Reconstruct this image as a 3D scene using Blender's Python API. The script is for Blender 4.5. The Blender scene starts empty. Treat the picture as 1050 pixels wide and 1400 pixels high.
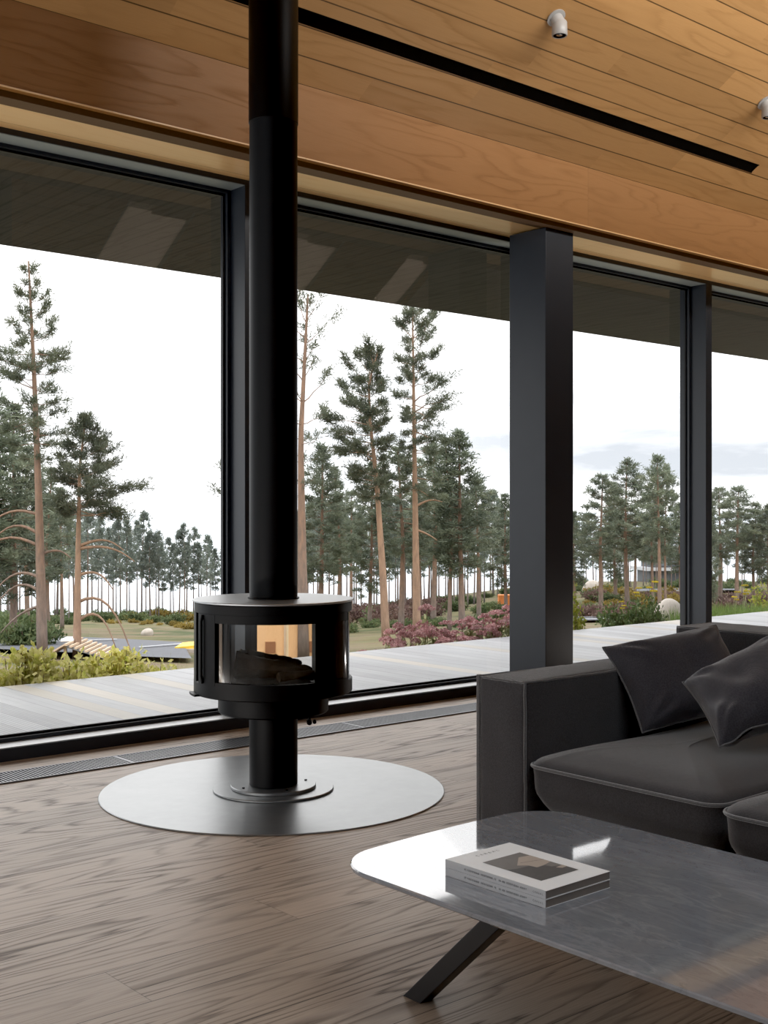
import bpy, bmesh, math, random
import numpy as np
from mathutils import Vector, Matrix

R = random.Random(7)
NR = np.random.RandomState(11)
C = bpy.context.scene.collection
PI = math.pi

# ------------------------------------------------------------------ camera model (level camera, eye 1.165 m)
H0, FPX, CU, CV = 1.165, 1632.0, 525.0, 700.0
YAW = math.radians(40.7)
FW = (math.sin(YAW), math.cos(YAW)); RT = (math.cos(YAW), -math.sin(YAW))

def at_d(u, v, d):
    l = (u-CU)/FPX*d
    return (FW[0]*d+RT[0]*l, FW[1]*d+RT[1]*l, H0-(v-CV)/FPX*d)

def polar(u, d):
    p = at_d(u, CV, d); return p[0], p[1]

# ------------------------------------------------------------------ materials
def new_mat(name):
    m = bpy.data.materials.new(name); m.use_nodes = True
    nt = m.node_tree; nt.nodes.clear()
    return m, nt

class NB:
    """little node builder"""
    def __init__(s, nt): s.nt = nt
    def n(s, t, **kw):
        nd = s.nt.nodes.new(t)
        for k, v in kw.items(): setattr(nd, k, v)
        return nd
    def link(s, a, b): s.nt.links.new(a, b)
    def inp(s, nd, idx, val):
        if hasattr(val, 'is_output') or isinstance(val, bpy.types.NodeSocket): s.link(val, nd.inputs[idx])
        else: nd.inputs[idx].default_value = val
    def math(s, op, a, b=None, c=None):
        nd = s.n('ShaderNodeMath', operation=op)
        s.inp(nd, 0, a)
        if b is not None: s.inp(nd, 1, b)
        if c is not None: s.inp(nd, 2, c)
        return nd.outputs[0]
    def mix(s, f, a, b, blend='MIX'):
        nd = s.n('ShaderNodeMix', data_type='RGBA', blend_type=blend)
        s.inp(nd, 0, f); s.inp(nd, 6, a); s.inp(nd, 7, b)
        return nd.outputs[2]
    def ramp(s, f, stops, interp='LINEAR'):
        nd = s.n('ShaderNodeValToRGB'); cr = nd.color_ramp; cr.interpolation = interp
        while len(cr.elements) < len(stops): cr.elements.new(0.5)
        for e, (p, c) in zip(cr.elements, stops):
            e.position = p; e.color = c if len(c) == 4 else (*c, 1)
        s.inp(nd, 0, f); return nd.outputs[0]
    def noise(s, vec, scale, detail=3, rough=0.5, dist=0.0, col=False):
        nd = s.n('ShaderNodeTexNoise')
        if vec is not None: s.link(vec, nd.inputs['Vector'])
        nd.inputs['Scale'].default_value = scale; nd.inputs['Detail'].default_value = detail
        nd.inputs['Roughness'].default_value = rough; nd.inputs['Distortion'].default_value = dist
        return nd.outputs['Color' if col else 'Fac']
    def white(s, x):
        nd = s.n('ShaderNodeTexWhiteNoise', noise_dimensions='1D'); s.inp(nd, 'W', x); return nd.outputs['Value']
    def obj(s): return s.n('ShaderNodeTexCoord').outputs['Object']
    def sep(s, v):
        nd = s.n('ShaderNodeSeparateXYZ'); s.link(v, nd.inputs[0]); return nd.outputs
    def comb(s, x, y, z):
        nd = s.n('ShaderNodeCombineXYZ'); s.inp(nd, 0, x); s.inp(nd, 1, y); s.inp(nd, 2, z); return nd.outputs[0]
    def mapping(s, v, sc=(1, 1, 1), rot=(0, 0, 0), loc=(0, 0, 0)):
        nd = s.n('ShaderNodeMapping'); s.link(v, nd.inputs[0])
        nd.inputs['Scale'].default_value = sc; nd.inputs['Rotation'].default_value = rot; nd.inputs['Location'].default_value = loc
        return nd.outputs[0]
    def bump(s, h, strength=0.3, dist=0.01):
        nd = s.n('ShaderNodeBump'); nd.inputs['Strength'].default_value = strength; nd.inputs['Distance'].default_value = dist
        s.link(h, nd.inputs['Height']); return nd.outputs[0]
    def out(s, sh):
        o = s.n('ShaderNodeOutputMaterial'); s.link(sh, o.inputs[0])
    def bsdf(s, base, rough=0.5, metal=0.0, normal=None, spec=0.5, sheen=0.0, coat=0.0, coat_r=0.05, trans=0.0):
        p = s.n('ShaderNodeBsdfPrincipled')
        s.inp(p, 'Base Color', base if isinstance(base, bpy.types.NodeSocket) else (*base[:3], 1))
        s.inp(p, 'Roughness', rough); s.inp(p, 'Metallic', metal); s.inp(p, 'Specular IOR Level', spec)
        if sheen: p.inputs['Sheen Weight'].default_value = sheen; p.inputs['Sheen Roughness'].default_value = 0.4
        if coat: p.inputs['Coat Weight'].default_value = coat; p.inputs['Coat Roughness'].default_value = coat_r
        if normal is not None: s.link(normal, p.inputs['Normal'])
        return p.outputs[0]

def simple(name, col, rough=0.5, metal=0.0, var=0.15, scale=6.0, spec=0.5, bump=0.0, bscale=60.0, sheen=0.0, coat=0.0):
    m, nt = new_mat(name); b = NB(nt); co = b.obj()
    f = b.noise(co, scale, 4)
    dark = tuple(c*(1-var) for c in col); light = tuple(min(1, c*(1+var)) for c in col)
    base = b.mix(f, (*dark, 1), (*light, 1))
    nrm = b.bump(b.noise(co, bscale, 3), bump, 0.005) if bump else None
    b.out(b.bsdf(base, rough, metal, nrm, spec, sheen, coat)); return m

def wood_planks(name, along, across, width, length, cols, seam, grain=1.0, rough=0.5, spec=0.4, seam_w=0.004, tone=0.25, rings=7.0, stretch=0.55, off=0.0, third=2, end_seam=True, bump=0.25, coat=0.0, cross_k=5.0, g_hi=0.8):
    """planks along one object axis; grain = contour lines of a stretched noise, different in each plank"""
    m, nt = new_mat(name); b = NB(nt); s = b.sep(b.obj())
    a, c = s[along], s[across]
    cw = b.math('DIVIDE', b.math('ADD', c, off), width)
    idx = b.math('FLOOR', cw); cf = b.math('FRACT', cw)
    ao = b.math('DIVIDE', b.math('ADD', a, b.math('MULTIPLY', b.white(idx), length)), length)
    aid = b.math('FLOOR', ao); af = b.math('FRACT', ao)
    pid = b.math('ADD', b.math('MULTIPLY', idx, 17.31), b.math('MULTIPLY', aid, 3.77))
    r1 = b.white(pid); r2 = b.white(b.math('ADD', pid, 0.5))
    vec = b.comb(b.math('ADD', b.math('MULTIPLY', a, stretch), b.math('MULTIPLY', r1, 91.0)),
                 b.math('ADD', b.math('MULTIPLY', c, cross_k), b.math('MULTIPLY', r2, 37.0)), b.math('MULTIPLY', s[third], 3.0))
    nz = b.noise(vec, 1.0, 2, 0.45)
    fib = b.noise(b.comb(b.math('MULTIPLY', a, 9.0), b.math('MULTIPLY', c, 260.0), s[third]), 1.0, 2)
    ring = b.math('FRACT', b.math('ADD', b.math('MULTIPLY', nz, rings*2.2), b.math('MULTIPLY', fib, 0.35)))
    line = b.ramp(ring, [(0.0, (0.6,)*3), (0.22, (0.0,)*3), (0.76, (0.06,)*3), (0.93, (1,)*3), (1.0, (0.6,)*3)])
    fine = b.ramp(fib, [(0.42, (0,)*3), (0.75, (1,)*3)])
    patch = b.noise(b.comb(b.math('MULTIPLY', a, 1.3), b.math('MULTIPLY', c, 3.0), r1), 1.0, 2)
    g = b.math('MULTIPLY', line, b.math('MULTIPLY', grain, b.ramp(patch, [(0.3, (0.25,)*3), (0.7, (1,)*3)])))
    g = b.math('ADD', g, b.math('MULTIPLY', fine, 0.28*grain))
    base = b.mix(b.math('MINIMUM', g, g_hi), (*cols[0], 1), (*cols[1], 1))
    t = b.math('ADD', 1.0-tone, b.math('MULTIPLY', r2, 2*tone))
    base = b.mix(1.0, base, b.comb(t, t, t), 'MULTIPLY')
    e = b.math('MINIMUM', cf, b.math('SUBTRACT', 1.0, cf))
    sm = b.math('LESS_THAN', e, seam_w/width)
    if end_seam:
        e2 = b.math('MINIMUM', af, b.math('SUBTRACT', 1.0, af))
        sm = b.math('MAXIMUM', sm, b.math('MULTIPLY', b.math('LESS_THAN', e2, seam_w*0.6/length), 0.7))
    base = b.mix(b.math('MULTIPLY', sm, 0.85), base, (*seam, 1))
    hgt = b.math('SUBTRACT', b.math('MULTIPLY', g, -0.25), sm)
    rr = b.math('ADD', rough, b.math('MULTIPLY', g, 0.15))
    b.out(b.bsdf(base, rr, 0, b.bump(hgt, bump, 0.003), spec, coat=coat)); return m

M = {}
M['floor'] = wood_planks('oak_floor', 0, 1, 0.235, 2.3, ((0.47, 0.375, 0.295), (0.085, 0.060, 0.043)), (0.045, 0.033, 0.024), 1.0, 0.42, 0.40, 0.0016, 0.10, 9.0, 0.42, off=0.07, cross_k=5.0, g_hi=0.9)
M['ceil'] = wood_planks('birch_ceiling', 0, 1, 0.131, 1.9, ((0.52, 0.290, 0.115), (0.40, 0.210, 0.075)), (0.06, 0.03, 0.010), 0.8, 0.5, 0.35, 0.0030, 0.12, 4.0, 0.6, off=-4.9+0.131*38, end_seam=False, bump=0.12)
M['fascia'] = wood_planks('birch_fascia', 0, 2, 0.6, 2.45, ((0.36, 0.168, 0.050), (0.26, 0.115, 0.033)), (0.10, 0.045, 0.015), 0.8, 0.48, 0.35, 0.0015, 0.10, 4.5, 0.7, off=-2.90, third=1, bump=0.06)
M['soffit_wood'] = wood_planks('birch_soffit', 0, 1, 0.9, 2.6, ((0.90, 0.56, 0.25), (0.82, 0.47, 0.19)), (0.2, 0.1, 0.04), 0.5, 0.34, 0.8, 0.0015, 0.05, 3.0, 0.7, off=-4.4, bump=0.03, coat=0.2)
M['shaded_wood'] = simple('shaded_board', (0.12, 0.062, 0.026), 0.6, 0, 0.1, 3)  # lower board darkened to stand for the shade under the fascia
M['plaster'] = simple('pale_plaster', (0.50, 0.50, 0.50), 0.8, 0, 0.03)
M['back_wood'] = wood_planks('birch_wall', 0, 2, 0.6, 2.4, ((0.34, 0.19, 0.08), (0.26, 0.14, 0.055)), (0.1, 0.05, 0.02), 0.6, 0.5, 0.3, third=1)
M['eave_wood'] = wood_planks('eave_boards', 1, 0, 0.145, 4.0, ((0.028, 0.0235, 0.022), (0.018, 0.015, 0.014)), (0.004, 0.004, 0.004), 0.7, 0.6, 0.3, 0.010, 0.12, 5.0)
M['window_paint'] = simple('window_paint', (0.021, 0.0245, 0.031), 0.38, 0, 0.08, 3, 0.5)
M['column_paint'] = simple('column_paint', (0.022, 0.026, 0.034), 0.42, 0, 0.10, 9, 0.45, bump=0.05, bscale=120)
M['sill_pale'] = simple('sill_pale_grey', (0.58, 0.59, 0.60), 0.35, 0.3, 0.05)  # pale grey, lighter than the window paint
M['head_lit'] = simple('head_lit_grey', (0.26, 0.29, 0.285), 0.45, 0.0, 0.05)  # grey puts the deck's bounce light into the head underside
M['gasket'] = simple('gasket', (0.008, 0.008, 0.009), 0.5)
M['stove_metal'] = simple('stove_metal', (0.0065, 0.0065, 0.007), 0.42, 0.0, 0.15, 20, 0.14, bump=0.03, bscale=300)
M['stove_dark'] = simple('stove_inside', (0.012, 0.011, 0.010), 0.7)
M['firebrick'] = simple('firebrick', (0.035, 0.030, 0.026), 0.8, bump=0.2)
M['chrome'] = simple('chrome', (0.55, 0.54, 0.52), 0.25, 1.0)
M['white_metal'] = simple('lamp_white', (0.40, 0.39, 0.375), 0.4)
M['black'] = simple('matte_black', (0.004, 0.004, 0.004), 0.8, spec=0.1)
M['grille_metal'] = simple('grille_metal', (0.16, 0.165, 0.175), 0.35, 0.7)
M['grille_pit'] = simple('grille_pit', (0.010, 0.010, 0.011), 0.8, spec=0.1)
M['leg_black'] = simple('table_leg_black', (0.012, 0.012, 0.013), 0.35, 0.0, bump=0.03)
M['paper'] = simple('book_cover', (0.86, 0.87, 0.87), 0.42, 0, 0.03, 20, 0.4)
M['spine'] = simple('book_spine', (0.46, 0.46, 0.47), 0.5, 0, 0.03, 20)
M['ink'] = simple('print_ink', (0.10, 0.10, 0.10), 0.6)
M['ph1'] = simple('photo_grey', (0.17, 0.16, 0.15), 0.4, 0, 0.2, 30)
M['ph2'] = simple('photo_beige', (0.44, 0.37, 0.31), 0.4, 0, 0.1, 30)
M['ph3'] = simple('photo_dark', (0.07, 0.07, 0.07), 0.4, 0, 0.3, 60)
M['ph4'] = simple('photo_line', (0.12, 0.10, 0.09), 0.4)
M['rock'] = simple('granite', (0.46, 0.41, 0.36), 0.85, 0, 0.3, 5, bump=0.5, bscale=20)
M['asphalt'] = simple('asphalt', (0.105, 0.110, 0.125), 0.85, 0, 0.12, 3, bump=0.2, bscale=40)
M['road_paint'] = simple('road_paint', (0.45, 0.46, 0.48), 0.7)
M['yellow'] = simple('yellow_paint', (0.80, 0.52, 0.05), 0.6)
M['timber'] = simple('new_timber', (0.60, 0.45, 0.32), 0.7, 0, 0.2, 4)
M['tarp'] = simple('white_tarp', (0.75, 0.76, 0.78), 0.5)
M['roof_grey'] = simple('roof_grey', (0.30, 0.31, 0.33), 0.6)
M['ply'] = wood_planks('plywood', 2, 0, 1.2, 2.5, ((0.80, 0.50, 0.27), (0.62, 0.36, 0.18)), (0.85, 0.72, 0.5), 0.7, 0.7, 0.2, 0.05, 0.06, third=1)
M['shed_window'] = simple('shed_window', (0.30, 0.13, 0.06), 0.5)
M['dark_house'] = simple('dark_house', (0.10, 0.11, 0.12), 0.6)
M['house_glass'] = simple('house_glass', (0.22, 0.25, 0.28), 0.2)
M['pale_band'] = simple('pale_band', (0.55, 0.57, 0.60), 0.6)
M['orange'] = simple('orange_paint', (0.75, 0.25, 0.07), 0.6)

def deck_mat():
    m, nt = new_mat('weathered_deck'); b = NB(nt); s = b.sep(b.obj())
    x, y = s[0], s[1]
    cw = b.math('DIVIDE', x, 0.148); idx = b.math('FLOOR', cw); cf = b.math('FRACT', cw)
    r1 = b.white(idx); r2 = b.white(b.math('ADD', idx, 0.37))
    g = b.noise(b.comb(b.math('MULTIPLY', x, 45.0), b.math('ADD', b.math('MULTIPLY', y, 1.6), b.math('MULTIPLY', r1, 40.0)), 0.0), 1.0, 4, 0.6)
    blot = b.noise(b.comb(b.math('MULTIPLY', x, 2.2), b.math('ADD', b.math('MULTIPLY', y, 0.9), b.math('MULTIPLY', r2, 9.0)), r1), 1.0, 3, 0.6)
    base = b.mix(g, (0.13, 0.14, 0.16, 1), (0.62, 0.62, 0.65, 1))
    base = b.mix(b.ramp(blot, [(0.35, (0.0,)*3), (0.75, (0.6,)*3)]), base, (0.64, 0.64, 0.65, 1))
    tan = b.math('GREATER_THAN', r2, 0.80)
    base = b.mix(b.math('MULTIPLY', tan, 0.75), base, b.mix(g, (0.50, 0.42, 0.31, 1), (0.66, 0.57, 0.43, 1)))
    t = b.math('ADD', 0.48, b.math('MULTIPLY', r1, 0.24))
    base = b.mix(1.0, base, b.comb(t, t, t), 'MULTIPLY')
    # ribbed boards on the left part
    rib = b.math('GREATER_THAN', b.math('FRACT', b.math('DIVIDE', x, 0.0247)), 0.60)
    left = b.math('LESS_THAN', b.math('FLOOR', cw), 21.0)
    rib = b.math('MULTIPLY', rib, left)
    base = b.mix(b.math('MULTIPLY', rib, 0.8), base, (0.08, 0.085, 0.095, 1))
    e = b.math('MINIMUM', cf, b.math('SUBTRACT', 1.0, cf))
    gap = b.math('LESS_THAN', e, 0.026)
    base = b.mix(b.math('MULTIPLY', gap, b.math('ADD', 0.3, b.math('MULTIPLY', b.white(b.math('ADD', b.math('FLOOR', b.math('ADD', cw, 0.5)), 0.11)), 0.7))), base, (0.03, 0.03, 0.035, 1))
    hgt = b.math('SUBTRACT', b.math('MULTIPLY', g, 0.5), b.math('ADD', gap, rib))
    b.out(b.bsdf(base, 0.45, 0, b.bump(hgt, 0.25, 0.004), 0.6)); return m
M['deck'] = deck_mat()

def fabric_mat(name, c1, c2, sheen=0.35):
    m, nt = new_mat(name); b = NB(nt); co = b.obj(); s = b.sep(co)
    w = b.noise(co, 230, 3, 0.7); big = b.noise(co, 5, 4, 0.6)
    wx = b.math('SINE', b.math('MULTIPLY', b.math('ADD', s[0], s[1]), 1900.0)); wz = b.math('SINE', b.math('MULTIPLY', b.math('ADD', s[2], b.math('MULTIPLY', s[1], 0.8)), 1900.0))
    wv = b.math('MULTIPLY', wx, wz)
    f = b.math('ADD', b.math('MULTIPLY', w, 0.9), b.math('MULTIPLY', big, 0.35))
    base = b.mix(b.ramp(f, [(0.35, (0,)*3), (0.85, (1,)*3)]), (*c1, 1), (*c2, 1))
    h = b.math('ADD', b.math('MULTIPLY', w, 0.6), b.math('MULTIPLY', wv, 0.25))
    b.out(b.bsdf(base, 0.9, 0, b.bump(h, 0.35, 0.003), 0.15, sheen)); return m
M['sofa'] = fabric_mat('charcoal_fabric', (0.024, 0.0225, 0.0235), (0.064, 0.060, 0.062), 0.5)
M['pillow'] = fabric_mat('pillow_fabric', (0.024, 0.0225, 0.0255), (0.064, 0.060, 0.067), 0.55)
M['piping'] = fabric_mat('piping_fabric', (0.05, 0.048, 0.048), (0.13, 0.125, 0.125), 0.9)  # lighter than the sofa cloth: edge highlight put into the colour

def plate_mat():
    m, nt = new_mat('hearth_steel'); b = NB(nt); co = b.obj()
    n1 = b.noise(co, 2.5, 5, 0.6, 0.6); n2 = b.noise(co, 14, 4, 0.6)
    f = b.math('ADD', b.math('MULTIPLY', n1, 0.7), b.math('MULTIPLY', n2, 0.3))
    base = b.ramp(f, [(0.3, (0.20, 0.207, 0.212)), (0.7, (0.32, 0.328, 0.333))])
    ro = b.math('ADD', 0.26, b.math('MULTIPLY', f, 0.16))
    b.out(b.bsdf(base, ro, 0.85, b.bump(n2, 0.03, 0.002), 0.5)); return m
M['plate'] = plate_mat()

M['top_steel_sheen'] = simple('stove_top_steel_sheen', (0.42, 0.43, 0.435), 0.38, 0.9, 0.08, 8)  # brighter base colour stands in for the grazing sky reflection
def marble_mat():
    m, nt = new_mat('grey_marble'); b = NB(nt); co = b.obj()
    mp = b.mapping(co, (4.2, 1.0, 1.0), (0, 0, 0.35))
    n1 = b.noise(mp, 2.2, 6, 0.6, 0.8); n2 = b.noise(mp, 5.0, 5, 0.65, 1.2); n3 = b.noise(co, 40, 3)
    v = b.math('ABSOLUTE', b.math('SUBTRACT', n1, 0.5))
    vein = b.ramp(v, [(0.0, (1,)*3), (0.012, (0.5,)*3), (0.035, (0,)*3)])
    v2 = b.math('ABSOLUTE', b.math('SUBTRACT', n2, 0.5))
    vein2 = b.ramp(v2, [(0.0, (1,)*3), (0.02, (0.3,)*3), (0.05, (0,)*3)])
    base = b.mix(n2, (0.165, 0.178, 0.20, 1), (0.25, 0.263, 0.287, 1))
    base = b.mix(b.math('MULTIPLY', vein2, 0.45), base, (0.125, 0.132, 0.148, 1))
    base = b.mix(b.math('MULTIPLY', vein, 0.14), base, (0.62, 0.62, 0.63, 1))
    base = b.mix(b.math('MULTIPLY', n3, 0.12), base, (0.55, 0.55, 0.57, 1))
    b.out(b.bsdf(base, 0.06, 0, None, 0.90, coat=0.75, coat_r=0.03)); return m
M['marble'] = marble_mat()

def glass_mat(name, ior=1.6, tint=(1, 1, 1), rough=0.0, dust=False):
    m, nt = new_mat(name); b = NB(nt)
    fr = b.n('ShaderNodeFresnel'); fr.inputs[0].default_value = ior
    tr = b.n('ShaderNodeBsdfTransparent'); tr.inputs[0].default_value = (*tint, 1)
    gl = b.n('ShaderNodeBsdfGlossy'); gl.inputs['Roughness'].default_value = rough
    mx = b.n('ShaderNodeMixShader'); b.link(fr.outputs[0], mx.inputs[0]); b.link(tr.outputs[0], mx.inputs[1]); b.link(gl.outputs[0], mx.inputs[2])
    b.out(mx.outputs[0]); return m
M['glass'] = glass_mat('window_glass', 1.75)
M['stove_glass'] = glass_mat('stove_glass', 1.45, (0.90, 0.89, 0.87), 0.10)

def blind_mat():
    m, nt = new_mat('roof_blind'); b = NB(nt)
    t = b.n('ShaderNodeBsdfTranslucent'); t.inputs[0].default_value = (0.80, 0.60, 0.46, 1)
    d = b.n('ShaderNodeBsdfDiffuse'); d.inputs[0].default_value = (0.7, 0.55, 0.42, 1)
    mx = b.n('ShaderNodeMixShader'); mx.inputs[0].default_value = 0.2
    b.link(t.outputs[0], mx.inputs[1]); b.link(d.outputs[0], mx.inputs[2]); b.out(mx.outputs[0]); return m
M['blind'] = blind_mat()

def leaf_mat(name, stops, trans=0.35, scale=9.0, rough=0.6):
    m, nt = new_mat(name); b = NB(nt)
    oi = b.n('ShaderNodeObjectInfo').outputs['Random']
    f = b.noise(b.obj(), scale, 3, 0.6)
    base = b.ramp(f, [(0.30+0.40*i/max(1, len(stops)-1), c) for i, c in enumerate(stops)])
    t = b.math('ADD', 0.54, b.math('MULTIPLY', oi, 0.24))
    base = b.mix(1.0, base, b.comb(t, t, t), 'MULTIPLY')
    d = b.bsdf(base, rough, 0, None, 0.3)
    tr = b.n('ShaderNodeBsdfTranslucent'); b.link(base, tr.inputs[0])
    mx = b.n('ShaderNodeMixShader'); mx.inputs[0].default_value = trans
    b.link(d, mx.inputs[1]); b.link(tr.outputs[0], mx.inputs[2]); b.out(mx.outputs[0]); return m
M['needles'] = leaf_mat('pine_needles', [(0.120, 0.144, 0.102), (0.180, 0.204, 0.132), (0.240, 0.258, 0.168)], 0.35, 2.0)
M['needles_mid_haze'] = leaf_mat('pine_needles_mid_haze', [(0.182, 0.224, 0.168), (0.259, 0.301, 0.210), (0.336, 0.364, 0.238)], 0.35, 1.2)  # lighter green, with distance haze put into the colour
M['needles_far_haze'] = leaf_mat('pine_needles_far_haze', [(0.231, 0.280, 0.252), (0.287, 0.336, 0.287), (0.364, 0.392, 0.308)], 0.35, 0.8)  # paler and greyer still: haze painted into the far needles
M['gold_leaf'] = leaf_mat('golden_leaf', [(0.34, 0.45, 0.07), (0.78, 0.76, 0.18), (1.0, 0.92, 0.42), (0.72, 0.62, 0.12)], 0.45, 14)
M['lime_leaf'] = leaf_mat('lime_leaf', [(0.22, 0.32, 0.05), (0.42, 0.46, 0.07), (0.62, 0.55, 0.08)], 0.45, 12)
M['grass'] = leaf_mat('grass_green', [(0.14, 0.24, 0.05), (0.24, 0.36, 0.09), (0.34, 0.44, 0.14)], 0.45, 4)
M['grass_pale'] = leaf_mat('grass_pale', [(0.26, 0.33, 0.10), (0.42, 0.48, 0.18), (0.52, 0.53, 0.26)], 0.45, 8)
M['sedum'] = leaf_mat('sedum_flower', [(0.40, 0.14, 0.16), (0.70, 0.36, 0.37), (0.95, 0.64, 0.62), (0.55, 0.24, 0.25)], 0.25, 30)
M['sedum_leaf'] = leaf_mat('sedum_leaf', [(0.28, 0.34, 0.14), (0.48, 0.52, 0.28), (0.55, 0.46, 0.18)], 0.35, 12)
M['juniper'] = leaf_mat('juniper_leaf', [(0.06, 0.11, 0.04), (0.12, 0.18, 0.06), (0.20, 0.27, 0.10)], 0.3, 8)
M['yarrow'] = leaf_mat('yarrow_flower', [(0.72, 0.55, 0.04), (0.85, 0.68, 0.08)], 0.3, 20)
M['wild'] = leaf_mat('wild_bush', [(0.10, 0.15, 0.07), (0.17, 0.23, 0.10), (0.26, 0.28, 0.12)], 0.35, 2)
M['wild_red'] = leaf_mat('heather', [(0.16, 0.09, 0.085), (0.24, 0.15, 0.13), (0.30, 0.22, 0.16)], 0.35, 2)
M['wild_gold'] = leaf_mat('autumn_bush', [(0.28, 0.22, 0.06), (0.42, 0.30, 0.07), (0.32, 0.30, 0.11)], 0.35, 2)

def bark_mat(name, low, high, hz=6.0):
    m, nt = new_mat(name); b = NB(nt); co = b.obj(); z = b.sep(co)[2]
    f = b.math('DIVIDE', z, hz)
    n = b.noise(b.mapping(co, (6, 6, 1.6)), 1.5, 4, 0.7)
    base = b.mix(b.ramp(b.math('ADD', f, b.math('MULTIPLY', n, 0.3)), [(0.25, (0,)*3), (0.8, (1,)*3)]), (*low, 1), (*high, 1))
    base = b.mix(b.ramp(n, [(0.35, (0.6,)*3), (0.65, (0,)*3)]), base, (low[0]*0.5, low[1]*0.5, low[2]*0.5, 1))
    b.out(b.bsdf(base, 0.85, 0, b.bump(n, 0.4, 0.02), 0.2)); return m
M['bark'] = bark_mat('pine_bark', (0.22, 0.180, 0.16), (0.30, 0.185, 0.125))
M['bark_orange'] = bark_mat('pine_bark_orange', (0.33, 0.225, 0.165), (0.36, 0.225, 0.145))
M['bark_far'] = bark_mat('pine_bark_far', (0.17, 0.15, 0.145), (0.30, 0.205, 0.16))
M['twig'] = simple('twig', (0.17, 0.12, 0.08), 0.8)

def ground_mat():
    m, nt = new_mat('rough_ground'); b = NB(nt); co = b.obj()
    n1 = b.noise(co, 0.16, 5, 0.65); n2 = b.noise(co, 0.9, 5, 0.7); n3 = b.noise(co, 0.35, 3, 0.5)
    base = b.ramp(n1, [(0.32, (0.15, 0.15, 0.085)), (0.46, (0.28, 0.22, 0.12)), (0.56, (0.29, 0.205, 0.155)), (0.68, (0.22, 0.20, 0.10))])
    base = b.mix(b.ramp(n2, [(0.4, (0,)*3), (0.7, (0.7,)*3)]), base, (0.31, 0.28, 0.17, 1))
    base = b.mix(b.ramp(n3, [(0.50, (0,)*3), (0.66, (0.85,)*3)]), base, (0.105, 0.135, 0.06, 1))
    base = b.mix(1.0, base, (0.56, 0.60, 0.58, 1), 'MULTIPLY')
    b.out(b.bsdf(base, 0.95, 0, b.bump(n2, 0.8, 0.2), 0.1)); return m
M['ground'] = ground_mat()

def sea_mat():
    m, nt = new_mat('sea_water'); b = NB(nt); co = b.obj()
    w = b.noise(b.mapping(co, (0.25, 0.9, 1), (0, 0, -YAW)), 0.5, 4, 0.6)
    far = b.noise(b.mapping(co, (0.002, 0.012, 1), (0, 0, -YAW)), 1.0, 3)
    base = b.mix(far, (0.34, 0.40, 0.47, 1), (0.52, 0.57, 0.62, 1))
    b.out(b.bsdf(base, 0.25, 0, b.bump(w, 0.12, 0.3), 0.8)); return m
M['sea'] = sea_mat()

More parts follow.
